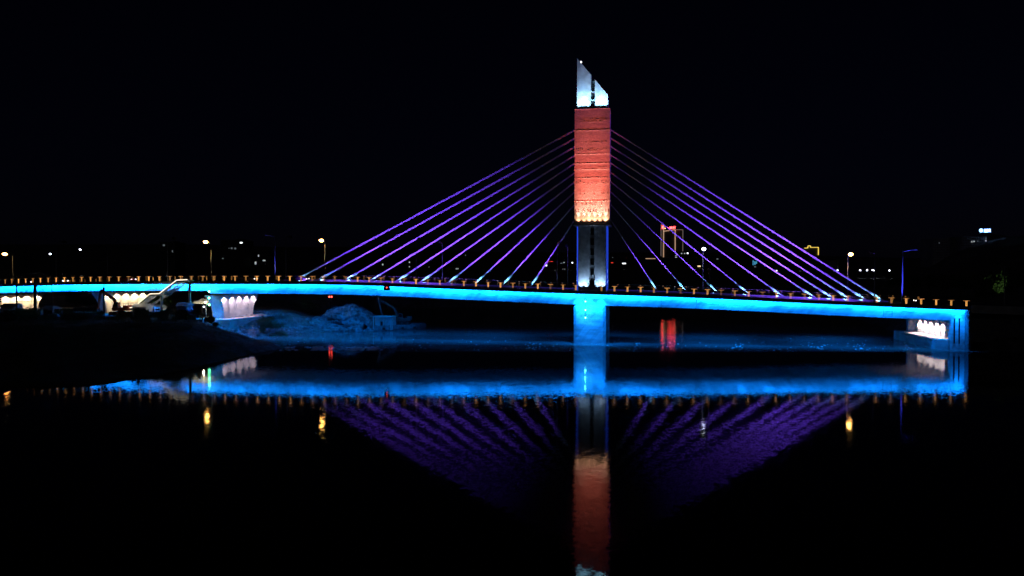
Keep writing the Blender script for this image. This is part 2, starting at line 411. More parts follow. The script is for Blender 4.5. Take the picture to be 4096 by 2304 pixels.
def water_mat():
    m = bpy.data.materials.new('river_water'); m.use_nodes = True
    nt = m.node_tree; b = nt.nodes['Principled BSDF']; L = nt.links.new
    b.inputs['IOR'].default_value = 1.11; b.inputs['Roughness'].default_value = .045
    geo = nt.nodes.new('ShaderNodeNewGeometry'); sep = nt.nodes.new('ShaderNodeSeparateXYZ'); L(geo.outputs['Position'], sep.inputs[0])
    def nz(scale, vec=(1, 1, 1), detail=2.0):
        mp = nt.nodes.new('ShaderNodeMapping'); mp.inputs['Scale'].default_value = vec; L(geo.outputs['Position'], mp.inputs['Vector'])
        n = nt.nodes.new('ShaderNodeTexNoise'); n.inputs['Scale'].default_value = scale; n.inputs['Detail'].default_value = detail; n.inputs['Roughness'].default_value = .6
        L(mp.outputs['Vector'], n.inputs['Vector']); return n
    def mrange(src, a, b2, c, d, smooth=True):
        r = nt.nodes.new('ShaderNodeMapRange')
        if smooth: r.interpolation_type = 'SMOOTHSTEP'
        r.inputs['From Min'].default_value = a; r.inputs['From Max'].default_value = b2; r.inputs['To Min'].default_value = c; r.inputs['To Max'].default_value = d
        L(src, r.inputs['Value']); return r.outputs['Result']
    def math_(op, a, c):
        n = nt.nodes.new('ShaderNodeMath'); n.operation = op
        for i, q in enumerate((a, c)):
            if isinstance(q, (int, float)): n.inputs[i].default_value = q
            else: L(q, n.inputs[i])
        return n.outputs[0]
    # shallow, silty water above the sill (Y > ~133 m), clear calm water below it
    wob = nz(.25, (1, 1, 1), 3)
    yy = math_('ADD', sep.outputs['Y'], math_('MULTIPLY', math_('SUBTRACT', wob.outputs['Fac'], .5), 2.0))
    up = mrange(yy, 132.6, 134.2, 0, 1)
    fade = mrange(sep.outputs['Y'], 150, 230, 1, .25)
    silt = math_('MULTIPLY', up, fade)
    mixc = nt.nodes.new('ShaderNodeMix'); mixc.data_type = 'RGBA'
    L(silt, mixc.inputs['Factor'])
    mixc.inputs['A'].default_value = (.0012, .0016, .002, 1); mixc.inputs['B'].default_value = (.10, .11, .108, 1)
    L(mixc.outputs['Result'], b.inputs['Base Color'])
    # ripple slopes: random slope vectors, calmer and livelier patches
    patch = nz(.035, (1, .5, 1), 3)
    amp = mrange(patch.outputs['Fac'], .35, .68, .55, 1.35)
    amp = math_('MULTIPLY', amp, mrange(up, 0, 1, 1.0, 1.5))
    r1 = nz(2.5, (1, 1, 1), 3); r2 = nz(.55, (1, 1, 1), 2)
    def slope(n, k):
        s = nt.nodes.new('ShaderNodeVectorMath'); s.operation = 'SUBTRACT'; L(n.outputs['Color'], s.inputs[0]); s.inputs[1].default_value = (.5, .5, .5)
        q = nt.nodes.new('ShaderNodeVectorMath'); q.operation = 'SCALE'; L(s.outputs['Vector'], q.inputs[0]); L(math_('MULTIPLY', amp, k), q.inputs['Scale']); return q.outputs['Vector']
    a1 = nt.nodes.new('ShaderNodeVectorMath'); a1.operation = 'ADD'; L(slope(r1, .043), a1.inputs[0]); L(slope(r2, .009), a1.inputs[1])
    fl = nt.nodes.new('ShaderNodeVectorMath'); fl.operation = 'MULTIPLY'; L(a1.outputs['Vector'], fl.inputs[0]); fl.inputs[1].default_value = (1, 1, 0)
    a2 = nt.nodes.new('ShaderNodeVectorMath'); a2.operation = 'ADD'; L(fl.outputs['Vector'], a2.inputs[0]); a2.inputs[1].default_value = (0, 0, 1)
    nn = nt.nodes.new('ShaderNodeVectorMath'); nn.operation = 'NORMALIZE'; L(a2.outputs['Vector'], nn.inputs[0])
    L(nn.outputs['Vector'], b.inputs['Normal'])
    return m
M['water'] = water_mat()
w = MB(); w.add([(-1400, -60, 0), (1500, -60, 0), (1500, 1200, 0), (-1400, 1200, 0)], [(0, 1, 2, 3)])
tag(w.build('river_water', 'water'), kind='structure')

# night sky and a trace of moonlight from the same direction
world = bpy.data.worlds.new('World'); scene.world = world; world.use_nodes = True
wn = world.node_tree
sky = wn.nodes.new('ShaderNodeTexSky'); sky.sky_type = 'NISHITA'; sky.sun_disc = False
sky.sun_elevation = math.radians(35); sky.sun_rotation = math.radians(200)
bg = wn.nodes['Background']; bg.inputs['Strength'].default_value = .00022
tint = wn.nodes.new('ShaderNodeMix'); tint.data_type = 'RGBA'; tint.blend_type = 'MULTIPLY'; tint.inputs['Factor'].default_value = 1
tint.inputs['B'].default_value = (.55, .5, 1.5, 1)
wn.links.new(sky.outputs['Color'], tint.inputs['A']); wn.links.new(tint.outputs['Result'], bg.inputs['Color'])
sl = bpy.data.lights.new('moon', 'SUN'); sl.energy = .013; sl.angle = math.radians(.5); sl.color = (1, .96, .9)
so = bpy.data.objects.new('moon', sl); col.objects.link(so)
so.rotation_euler = (math.radians(55), 0, math.radians(180 - 200 + 0))

# ================================================================== MAIN BRIDGE
S_END = 70.6
bridge = thing('cable_stayed_bridge', 'cable-stayed bridge with one orange-lit pylon and a cyan-lit girder crossing the river', 'bridge', B(0, 0, 0))
st_main = stations(SJ + .02, S_END, 4)
# deck slab with edge beams
prof = [(-EDGE, 0), (-EDGE, KERB), (-EDGE + .35, KERB), (-EDGE + .35, .42), (EDGE - .35, .42), (EDGE - .35, KERB), (EDGE, KERB), (EDGE, 0), (EDGE - 1.3, .05), (-EDGE + 1.3, .05)]
MB().sweep(prof, st_main).build('deck', 'edge', bridge)
def girder_depth(s):
    return 2.25 + .12 * math.exp(-(s / 18) ** 2)
def web_prof(s):
    h = girder_depth(s)
    return [(-10.6, .046), (-10.25, -h + .12), (-10.1, -h), (10.1, -h), (10.25, -h + .12), (10.6, .046)]
rings = [[B(q, t, zg(q) + z) for t, z in web_prof(q)] for q in st_main]
MB().loft(rings).build('girder', 'web', bridge)
# light line tucked under the edge beam
for sgn in (-1, 1):
    t = sgn * (EDGE - .25)
    MB().sweep([(t - .03, -.05), (t + .03, -.05), (t + .03, -.004), (t - .03, -.004)], st_main).build('light_strip', 'led_cyan', bridge)
# median barrier
MB().sweep([(-1.3, .425), (-1.3, .95), (-1.1, .98), (1.1, .98), (1.3, .95), (1.3, .425)], stations(-74, 62, 4)).build('median_kerb', 'concrete', bridge)
MB().sweep([(-1.36, .74), (-1.36, .82), (-1.31, .82), (-1.31, .74)], stations(-72, 60, 4)).build('kerb_glow', 'kerb_violet', bridge)  # glow painted on the kerb face, as if lit by the floods
# joints / inspection ladder on the web
ld = MB()
for q in (55.9, 57.4):
    ld.bar(B(q, -EDGE + .1, zg(q) - .01), B(q, -EDGE + .1, zg(q) - 1.9), .05)
for z in (.9, 1.4, 1.85):
    ld.bar(B(55.9, -EDGE + .1, zg(56) - z), B(57.4, -EDGE + .1, zg(57) - z), .04)
ld.build('inspection_ladder', 'steel_dark', bridge)
for px in (1180, 1985, 2645, 2786):
    q = s_at(px, -10.7)
    MB().tube([B(q, -10.78, zg(q) - .1), B(q, -10.55, zg(q) - 1.2), B(q, -10.42, zg(q) - 2.1)], .07, 8).build('drain_pipe', 'steel_grey', bridge)

# pylon: shaft below, clad box, split crown (half widths along s, half depth across t)
zb = zdeck(0)
z_led0, z_led1, z_box1 = 24.75, 25.15, 49.88
hs, hd = 3.39, 2.35
def notch(hs, hd, c, slot=None, deep=.6):
    "plan outline with notched corners and a shallow slot in both broad faces"
    o = [(-hs + c, -hd), (-.5, -hd), (-.5, -hd + deep), (.5, -hd + deep), (.5, -hd), (hs - c, -hd), (hs - c, -hd + c), (hs, -hd + c)]
    return o + [(-x, -y) for x, y in o]
def plan(o, z): return [B(x, y, z) for x, y in o]
sh = MB(); out = notch(hs, hd, .42)
sh.prism(plan(out, zb - .02), plan(out, z_led0))
pyl = sh.build('pylon_shaft', 'pylon', bridge)
for sx in (-1, 1):
    for sy in (-1, 1):
        x, y = sx * (hs - .21), sy * (hd - .36)
        MB().bbox(x - .14, x + .14, y - sy * .04 - .02, y - sy * .04 + .02, zb + .1, z_led0 - .1).build('led_strip', 'led_blue', pyl)
for z in (20.6, 16.2):            # pour joints
    pass
def slot_windows(z0, z1, n, parent, wz, gap_face):
    pitch = (z1 - z0) / n
    for sy in (-1, 1):
        for i in range(n):
            zc = z0 + pitch * (i + .5)
            m = MB()
            m.bbox(-.36, .36, sy * (gap_face) - .05, sy * (gap_face) + .05, zc - wz / 2, zc + wz / 2)
            for k in range(5):
                zz = zc - wz / 2 + wz * (k + .5) / 5
                m.bbox(-.34, .34, sy * (gap_face + .05), sy * (gap_face + .12), zz - .05, zz + .04)
            m.build('louvre_window', 'black', parent)
slot_windows(zb + .9, z_led0 - .1, 6, pyl, 1.45, hd - .6)
led = MB()
led.bbox(-3.95, 3.95, -3.35, 3.35, z_led0 + .01, z_led1)
led.build('pylon_ledge', 'concrete', bridge)
bx = MB()
hb, hbd = 3.76, 2.75
cz = [z_led1]
# courses standing slightly proud of one another
zc = z_led1
random.seed(11)
edges = [z_led1, 30.1, 35.1, 36.9, 38.2, 40.2, 45.3, z_box1]
rr = []
rect = lambda z, q: plan([(-hb - q, -hbd - q), (hb + q, -hbd - q), (hb + q, hbd + q), (-hb - q, hbd + q)], z)
for i in range(len(edges) - 1):
    off = (0, .03, 0, .02, 0, .03, 0)[i]
    rr += [rect(edges[i] + .001, off), rect(edges[i + 1] - .12, off), rect(edges[i + 1] - .10, .06), rect(edges[i + 1] - .005, .06)]
bx.loft(rr)
# rows of small relief bosses
for i in range(150):
    row = random.choice([27.6, 29.2, 31.5, 33.8, 34.1, 37.2, 40.8, 41.1, 42.6, 45.2, 47.0, 47.4]) + random.uniform(-.06, .06)
    x = round(random.uniform(-3.4, 3.4) / .42) * .42
    bx.bbox(x - .09, x + .09, -hbd - .12, -hbd + .02, row - .1, row + .1)
box_o = bx.build('pylon_cladding', 'cladding', bridge)
# crown: slanting top cut by a slot
cr = MB(); ch, cdp = 3.30, 2.3
z0 = z_box1 + .002
def ztop(x): return 60.9 - (x + ch) * (60.9 - 52.75) / (2 * ch)
for a, b2 in ((-ch, -.32), (.52, ch)):
    cr.hexa([B(a, -cdp, z0), B(b2, -cdp, z0), B(b2, cdp, z0), B(a, cdp, z0), B(a, -cdp, ztop(a)), B(b2, -cdp, ztop(b2)), B(b2, cdp, ztop(b2)), B(a, cdp, ztop(a))])
cr.bbox(-.32, .52, -cdp + .7, cdp - .7, z0, 56.0)
crown = cr.build('pylon_crown', 'pylon', bridge)
for lo, hi in ((.1, 1.75), (2.1, 3.5), (3.9, 5.6)):
    lad = MB()
    for x in (-.2, .4): lad.bbox(x - .03, x + .03, -cdp + .55, -cdp + .69, z0 + lo, z0 + hi)
    n = int((hi - lo) / .34)
    for i in range(n):
        z = z0 + lo + (i + .5) * (hi - lo) / n
        lad.bbox(-.171, .371, -cdp + .56, -cdp + .68, z - .1, z + .06)
    lad.build('ladder', 'black', crown)
for z in (z0 + 1.95, z0 + 3.7):
    MB().bbox(-.318, .518, -cdp + .1, -cdp + .5, z - .08, z + .08).build('cross_tie', 'pylon', crown)
MB().blob(B(-ch + .85, -cdp + .1, ztop(-ch + .85) + .22), .16, .16, .2, 1, 0).build('beacon', 'spot_white', crown)

# river pier below the pylon: a wall pier with bevelled head
zu = zg(0) - girder_depth(0)
def pier_plan(hw, c): 
    hd2 = 10.55
    return [(-hw + c, -hd2), (hw - c, -hd2), (hw, -hd2 + c), (hw, hd2 - c), (hw - c, hd2), (-hw + c, hd2), (-hw, hd2 - c), (-hw, -hd2 + c)]
pr = MB()
pr.loft([plan(pier_plan(3.25, .5), -2), plan(pier_plan(3.25, .5), zu - .25), plan(pier_plan(2.75, .5), zu + .16)])
pier = pr.build('river_pier', 'web', bridge)

# stay cables in pairs
aL = [1185, 1275, 1383, 1485, 1588, 1683, 1791, 1897, 2009, 2123]
aR = [3531, 3464, 3400, 3333, 3259, 3130, 2999, 2873, 2747, 2629]
zt = [46.2, 44.4, 42.6, 40.75, 39.0, 36.95, 35.0, 32.85, 30.2, 26.95]
CY = (.16, .52, 1.0); PURPLE = (.175, .06, 1.0)
for side, arr in ((-1, aL), (1, aR)):
    for i, px in enumerate(arr):
        sa = s_at(px, 0); za = zdeck(sa) + .5
        dz = .28 if side > 0 else .1
        for t in (-.5, .5):
            a = B(sa, t, za); b = B(side * 3.55, t, zt[i] - dz)
            u = (b - a).normalized()
            p1 = a + u * 2.2; 
            c = MB().tube([a + u * .3, a.lerp(b, .25), a.lerp(b, .5), a.lerp(b, .75), b], .088, 8).build('stay_cable', 'cable', bridge, smooth=True)
            MB().tube([a - u * .4, a + u * .35, a + u * .4, a + u * 1.7, a + u * 1.75, a + u * 2.3, a + u * 3.6], .2, 10, rs=[.18, .18, .12, .13, .2, .18, .11]).build('anchor_pipe', 'pipe', c, smooth=True)
        # floodlight at the foot of each pair
        foot = B(sa, 0, za); u = (B(side * 3.55, 0, zt[i] - dz) - foot).normalized()
        spot(foot + u * 1.2 - N * 2.0 - Vector((0, 0, .75)), foot + u * 2.0, 750, CY, 78, .8, .08, 'anchor_flood')
        # purple flood on the near footway, aimed at its pair of cables
        L = (side * 3.55 - sa)
        s_f = sa + L * .12
        tgt = B(sa + L * .37, 0, za + (zt[i] - za) * .37)
        spot(B(s_f, -EDGE + 1.2, zdeck(s_f) + .3), tgt, (5500 + 150 * abs(sa)) * 2.3, PURPLE, 36 + .4 * abs(sa), 1, .15, 'cable_flood')
        if abs(sa) > 38:
            s_g = sa + L * .05
            spot(B(s_g, -EDGE + 1.2, zdeck(s_g) + .3), B(sa + L * .13, 0, za + (zt[i] - za) * .13), 4200, PURPLE, 74, 1, .15, 'cable_flood')

# lights on the girder web
GC = (.0015, .212, 1.0)
def web_lights(a, b, step, p, far=False):
    ss = stations(a, b, step)
    for q0, q1 in zip(ss, ss[1:]):
        sgn = 1 if far else -1
        o = EDGE - .88
        A, Bq = B(q0, sgn * o, zg(q0) - .07), B(q1, sgn * o, zg(q1) - .07)
        n = frame((q0 + q1) / 2)[2]
        strip(A, Bq, (n * -sgn) * .8 + Vector((0, 0, -1)), p * random.choice([.55, .75, .9, 1.1, 1.35]), GC, .05, 146, 'girder_lamp')
random.seed(5)
web_lights(SJ, S_END, 4.0, 128)
for sgn, pw_ in ((-1, 30), (1, 48)):          # spill of the same fixtures straight down on the river
    ss = stations(SJ, S_END, 26)
    for q0, q1 in zip(ss, ss[1:]):
        strip(B(q0, sgn * (EDGE - .3), zg(q0) - .08), B(q1, sgn * (EDGE - .3), zg(q1) - .08), Vector((0, 0, -1)), pw_, GC, .05, 132, 'girder_lamp')
ss = stations(SJ + 6, S_END - 6, 24)
for q0, q1 in zip(ss, ss[1:]):                # added fill under the deck, lighting the dark water between the strips
    for tt in (-4.5, 4.5):
        if q0 < 0 < q1: continue
        strip(B(q0, tt, zg(q0) - 2.45), B(q1, tt, zg(q1) - 2.45), Vector((0, 0, -1)), 46, GC, .05, 140, 'soffit_fill')
ss = stations(SJ + 3, S_END - 4, 13)              # soffit line, seen in the river's reflection
for q0, q1 in zip(ss, ss[1:]):
    strip(B(q0, -10.0, zg(q0) - 2.62), B(q1, -10.0, zg(q1) - 2.62), frame(q0)[2] * 1 + Vector((0, 0, -.3)), 22, GC, .05, 172, 'soffit_fill')
for x in (-2.3, 0, 2.3):                      # washers on the river pier
    spot(B(x, -11.75, zg(0) - .12), B(x, -10.6, zg(0) - 4.0), 9000, GC, 84, 1, .06, 'pier_washer')

# pylon lights
ORG = (1.0, .14, .09); WHT = (.55, .82, 1.0)
for x in (-2.9, -1.7, -.6, .6, 1.7, 2.9):
    spot(B(x, -hbd - .5, z_led1 + .12), B(x, -hbd + .1, z_led1 + 5.5), 620 * random.uniform(.7, 1.35), (1, .5, .26), 96, 1, .05, 'pylon_washer')
    spot(B(x, -hbd - .55, z_led1 + .15), B(x, -hbd + .1, z_led1 + 8), 4600, (1, .46, .33), 38, 1, .05, 'pylon_washer')
for x in (-5, 0, 5):
    spot(B(x, -EDGE + .6, zdeck(0) + 2.3), B(x * .15, -hbd, 36.0), 44000, ORG, 24, .9, .2, 'pylon_flood')
for x in (-2.8, -1.9, -1.0, 1.1, 2.0, 2.9):
    spot(B(x, -cdp - .95, z_box1 + .1), B(x, -cdp + .05, z_box1 + 3.0), 1900, (.34, .76, 1), 92, 1, .08, 'crown_washer')
    spot(B(x, -cdp - .95, z_box1 + .1), B(x, -cdp + .1, z_box1 + 7), 900, (.10, .42, 1), 40, 1, .08, 'crown_washer')
for x in (-2.3, -1.3, 1.3, 2.3):
    spot(B(x, -hd - .9, zdeck(0) + .5), B(x, -hd, zdeck(0) + 2.0), 850, (.42, .70, 1), 76, 1, .05, 'shaft_washer')
    spot(B(x, -hd - .9, zdeck(0) + .5), B(x, -hd, zdeck(0) + 8), 40, (.3, .5, 1), 50, 1, .05, 'shaft_washer')

for x in (-.8, .8):
    spot(B(x, -hd - .25, zdeck(0) + .4), B(x, -hd + .02, zdeck(0) + 8), 1100, (.45, .6, 1), 16, 1, .03, 'slot_washer')
# ================================================================== APPROACH VIADUCT (curving away on the land side)
S_A = -172
viad = thing('approach_viaduct', 'low curving approach viaduct with bright cyan girder on flared lit piers', 'viaduct', B(SJ, 0, 0))
st_ap = stations(S_A, SJ - .02, 4)
MB().sweep(prof, st_ap).build('deck', 'edge', viad)
hA = 1.62
MB().loft([[B(q, t, zg(q) + z) for t, z in [(-10.6, .046), (-10.3, -hA + .1), (-10.15, -hA), (10.15, -hA), (10.3, -hA + .1), (10.6, .046)]] for q in st_ap]).build('girder', 'web', viad)
t = -(EDGE - .25)
MB().sweep([(t - .03, -.05), (t + .03, -.05), (t + .03, -.004), (t - .03, -.004)], st_ap).build('light_strip', 'led_cyan', viad)
web_lights(S_A, SJ, 5, 300)

def vase_pier(sc, parent, z0, z1, half, thick, name, flare=1.9, nl=5, side=1):
    """flared wall pier; ribs split the river face into tall lobes with round heads"""
    K = 9
    rings = []
    for k in range(K + 1):
        u = k / K; z = z0 + (z1 - z0) * u
        e = flare * u ** 2.6
        hw = half + e; th = thick / 2 + .35 * u ** 3
        c = .25
        rings.append([B(sc + x, y, z) for x, y in [(-th + c, -hw), (th - c, -hw), (th, -hw + c), (th, hw - c), (th - c, hw), (-th + c, hw), (-th, hw - c), (-th, -hw + c)]])
    p = MB().loft(rings).build(name, 'concrete', parent)
    for i in range(nl + 1):
        rib = MB()
        for k in range(K):
            def pos(k):
                u = k / K; hw = half + flare * u ** 2.6; y = -hw + 2 * hw * i / nl
                y = max(-hw + .12, min(hw - .12, y))
                return B(sc + side * (thick / 2 + .35 * u ** 3 + .10), y, z0 + (z1 - z0) * u)
            rib.bar(pos(k), pos(k + 1), .16, .2) if k < K - 1 else None
        rib.build('rib', 'concrete', p)
    return p
WARM = (1.0, .80, .62)
def lobes(sc, z0, z1, half, thick, power, color, flare=1.9, nl=5, side=1, off=.75):
    for i in range(nl):
        hw = half + flare * .72
        y = -hw + 2 * hw * (i + .5) / nl
        p = B(sc + side * (thick / 2 + .3 + off), y, z1 - .35)
        spot(p, B(sc + side * (thick / 2 + .12), y * .93, z1 - 2.4), power * random.uniform(.85, 1.15), color, 112, .4, .05, 'lobe_lamp')
for q, zb0 in ((s_at(160, 6.8), 4.5), (s_at(572, 6.8), 4.5)):
    vase_pier(q, viad, zb0, zg(q) - hA - .3, 5.6, 2.6, 'pier')
    lobes(q, zb0, zg(q) - hA - .3, 5.6, 2.6, 1500, (1, .74, .42))
    MB().bbox(q - .8, q + .8, -5, 5, zg(q) - hA - .3, zg(q) - hA - .01).build('bearing', 'steel_dark', viad)
qC = -85.9; zC1 = zg(qC) - 2.25 - .42
vase_pier(qC, bridge, 3.9, zC1, 6.4, 2.8, 'flared_pier', flare=2.7)
spot(B(qC, -11.7, zC1 + 1.6), B(qC, -8, 5.0), 4200, GC, 75, 1, .06, 'pier_washer')  # added spot, lifting the pier end that the girder strip leaves dark
lobes(qC, 3.9, zC1, 6.4, 2.8, 900, (1, .78, .95), flare=2.7)
for y in (-4.5, 2.5):  # added pink spots, standing in for pier lamp spill on the sand
    spot(B(qC + 2.6, y, zC1 - .2), B(qC + 8.5, y - 3, 1.5), 650, (1, .5, .45), 88, 1, .06, 'lobe_lamp')
MB().bbox(qC - .9, qC + .9, -6, 6, zC1, zg(qC) - 2.26).build('bearing', 'steel_dark', bridge)
pc = MB(); pc.hexa([B(-90.5, -9.2, .4), B(-81.6, -9.2, 1.0), B(-81.6, 9.4, 1.2), B(-90.5, 9.4, .4), B(-90.5, -9.6, 4.05), B(-81.0, -9.6, 4.05), B(-81.0, 9.8, 4.05), B(-90.5, 9.8, 4.05)])
pc.build('pile_cap', 'concrete', bridge, bevel=.15)

# ================================================================== RIGHT ABUTMENT
ab = thing('bridge_abutment', 'concrete bank seat with bright fluted pier wall under the low end of the girder', 'abutment', B(69, 0, 0))
zu = zg(69) - 2.25
MB().bbox(68.2, 70.55, -10.58, -9.4, -1, zg(69.5) - .3).build('wing_wall', 'web', ab)
MB().bbox(70.56, 70.95, -12.3, -9.0, -1, zg(70.9) - .02).build('light_baffle', 'edge', ab)  # added fin, stops the girder strip's light past the wing wall
MB().bbox(70.25, 70.55, -9.39, 10.3, -1, zu - .02).build('back_wall', 'concrete', ab)
MB().bbox(67.4, 70.4, 9.2, 10.4, -1, zu - .02).build('side_pier', 'web', ab)
# dark strips on the wing wall, standing in for shaded grooves
spot(B(69.4, -11.75, zg(69.4) - .1), B(69.4, -10.6, 3.5), 3200, GC, 82, 1, .06, 'abutment_fill')  # added spot, brightening the wing wall beyond the girder strip
rc = MB()
for q in (68.75, 69.6):
    rc.bbox(q - .12, q + .12, -10.66, -10.59, 1.2, zu + .6)
rc.build('groove_strip', 'steel_dark', ab)
vase_pier(69.3, ab, 1.9, zu - .3, 7.0, 1.1, 'pier', flare=.8, nl=5, side=-1)
lobes(69.3, 1.9, zu - .3, 7.0, 1.1, 1350, (1, .82, .84), flare=.8, nl=5, side=-1, off=.6)
cp = MB(); cp.hexa([B(65.6, -10.2, -.6), B(69.8, -10.2, -.6), B(69.8, 12.6, -.6), B(65.6, 12.6, -.6), B(65.6, -10.2, 1.88), B(69.8, -10.2, 1.88), B(69.8, 12.6, 1.88), B(65.6, 12.6, 1.88)])
cp.build('pile_cap', 'concrete', ab, bevel=.08)
# road running on behind the abutment, with its parapet wall
rd = MB().sweep([(-EDGE + .4, -.5), (-EDGE + .4, .41), (EDGE - .4, .41), (EDGE - .4, -.5)], stations(S_END + .05, 140, 6))
tag(rd.build('road', 'asphalt'), kind='structure')
pw = MB().sweep([(-EDGE + .2, -.5), (-EDGE + .2, 1.0), (-EDGE + .38, 1.0), (-EDGE + .38, -.5)], stations(S_END + .6, 138, 3))
tag(pw.build('parapet_wall', 'concrete'), 'plain dim stone parapet wall carrying on along the road past the bridge end', 'wall')
# fascia of the fill below that wall
fw = MB().sweep([(-10.2, -6.0), (-10.2, -.92), (-9.6, -.92), (-9.6, -6.0)], stations(S_END + .5, 138, 3))
tag(fw.build('retaining_wall', 'edge'), 'dark retaining wall holding up the road below the stone parapet', 'wall')

# ================================================================== RAILINGS with lit posts
def post_proto():
    m = MB()
    for x in (-.1, .1): m.box(x - .03, x + .03, -.05, .05, 0, 1.16)
    m.box(-.22, .22, -.06, .06, 0, .08)
    return m.mesh('post', 'steel_grey')
POST = post_proto()
def post_glow_mesh():
    m = MB()
    for x in (-.1, .1): m.box(x - .029, x + .029, -.085, -.052, .12, 1.1)  # emission painted on the plates for the downlight falling on them
    return m.mesh('post_glow', 'amber')
def cap_mesh():
    m = MB(); m.box(-.55, .55, -.06, -.02, 1.10, 1.15); return m.mesh('cap_glow', 'amber_dim')  # emissive bar imitating the lit handrail underside at each post
PL, PC = post_glow_mesh(), cap_mesh()
m = MB(); m.box(-.16, .16, -.06, -.02, 1.10, 1.15); PCF = m.mesh('cap_glow', 'amber_dim')
def railing(label, a, b, sgn, first, step=2.607, skip=()):
    t = sgn * (EDGE - .17)
    r = thing('bridge_railing', label, 'railing', B((a + b) / 2, t, 0))
    ss = stations(a, b, 4)
    zf = lambda q: zg(q) + KERB
    MB().sweep([(t - .05, 1.17), (t + .05, 1.17), (t + .05, 1.24), (t - .05, 1.24)], ss, zf).build('handrail', 'steel_grey', r)
    for k, h in enumerate((.25, .55, .85)):
        MB().sweep([(t - .02, h), (t + .02, h), (t + .02, h + .035), (t - .02, h + .035)], ss, zf).build('rail_bar', 'steel_dark', r)
    q = first
    while q >= a:
        if q <= b and not any(abs(q - k) < .9 for k in skip):
            base = B(q, t, zf(q)) - B((a + b) / 2, t, 0)
            flip = heading(q) + (math.pi if sgn > 0 else 0)
            p = part('post', POST, r, base, flip)
            part('post_glow', PL, p); part('cap_glow', PC if sgn < 0 else PCF, p)
        q -= step
    return r
railing('near railing of the cable-stayed span, its paired posts glowing amber', SJ + .1, S_END - .1, -1, 70.3, skip=(.0,))
railing('near railing of the curving approach viaduct, its paired posts glowing amber', S_A, SJ - .1, -1, 70.3 - 2.607 * 60)
railing('far railing of the cable-stayed span, seen as dim amber caps across the deck', SJ + .1, S_END - .1, 1, 70.3)
railing('far railing of the curving approach viaduct, seen across its roadway', S_A, SJ - .1, 1, 70.3 - 2.607 * 60)

# ================================================================== STREET LAMPS
def lamp_proto(lit):
    r = empty('street_lamp')
    m = MB(); m.tube([(0, 0, 0), (0, 0, .4), (0, 0, 9.2)], .1, 10, rs=[.16, .13, .07])
    m.build('pole', 'steel_grey', r, smooth=True)
    MB().tube([(0, 0, 9.0), (0, .25, 9.5), (0, .9, 9.85), (0, 1.9, 10.0)], .055, 8).build('arm', 'steel_grey', r, smooth=True)
    ft = MB().tube([(0, 0, 6.6), (0, -.6, 6.8)], .03, 6); ft.build('bracket', 'steel_grey', r)
    h = MB(); h.hexa([(-.2, 1.6, 9.95), (.2, 1.6, 9.95), (.17, 2.55, 10.02), (-.17, 2.55, 10.02), (-.12, 1.65, 10.12), (.12, 1.65, 10.12), (.1, 2.5, 10.14), (-.1, 2.5, 10.14)])
    ho = h.build('lantern', 'steel_grey', r)
    l = MB(); l.blob((0, 2.1, 9.86), .44, .66, .33, 0, 0, 2)
    lo = l.build('lens', 'sodium' if lit == 1 else ('sodium_far' if lit == 2 else 'glass_dark'), ho, smooth=True)
    return r
protos = {0: lamp_proto(0), 1: lamp_proto(1), 2: lamp_proto(2)}
used = set()
def place_lamp(kind, s, t, label, grp, turn):
    loc = B(s, t, zdeck(s) + (.2 if abs(t) > 9 else .0)); rz = heading(s) + turn
    if kind not in used:
        used.add(kind); o = protos[kind]; o.location = loc; o.rotation_euler = (0, 0, rz)
    else:
        o = dup(protos[kind], loc, rz)
    tag(o, label, 'street lamp', grp)
    return o
far_l = [(s_at(52, 10.9), 1, 'burning amber street lamp at the cut-off end of the viaduct'), (s_at(431, 10.9), 0, 'dark street lamp on the far viaduct edge, above the flared pier beside the stair'),
         (s_at(845, 10.9), 1, 'burning amber street lamp above the viaduct just past the stair head'), (-67.3, 1, 'burning amber street lamp where the outermost stay cable meets the deck'),
         (-37, 0, 'unlit bluish far-side street lamp behind the middle stays between rubble and pylon'), (-6.5, 0, 'unlit bluish far-side street lamp just beside the pylon shaft'),
         (24.4, 2, 'lone white-burning street lamp between the stays and the outlined tower'), (55.5, 1, 'burning amber street lamp by the outer stays towards the abutment')]
for s, k, lb in far_l:
    place_lamp(k, s, 10.9, lb, 'street lamps on the far edge of the bridge deck', math.pi)
    if k:
        p = B(s, 8.8, zdeck(s) + 10.0)
        spot(p, p - Vector((0, 0, 5)), 1500, (1, .6, .25) if k == 1 else (.8, .9, 1), 150, 1, .15, 'street_light')
near_l = [(s_at(226, -10.9), 'unlit street lamp on the near viaduct edge above the lattice tower'), (s_at(672, -10.9), 'unlit street lamp on the near viaduct edge straight above the stair flight'),
          (-66.6, 'unlit street lamp on the near edge by the lowest end of the outer stays'), (-36.8, 'unlit thin street lamp on the near edge above the red navigation board'),
          (-6.6, 'unlit near-edge street lamp next to the pylon, in front of the innermost stay'), (23.8, 'unlit near-edge street lamp close beside the white-burning one'),
          (54.5, 'unlit near-edge street lamp between the amber lamp and the tall blue mast')]
for s, lb in near_l:
    place_lamp(0, s, -10.9, lb, 'street lamps on the near edge of the bridge deck', 0)
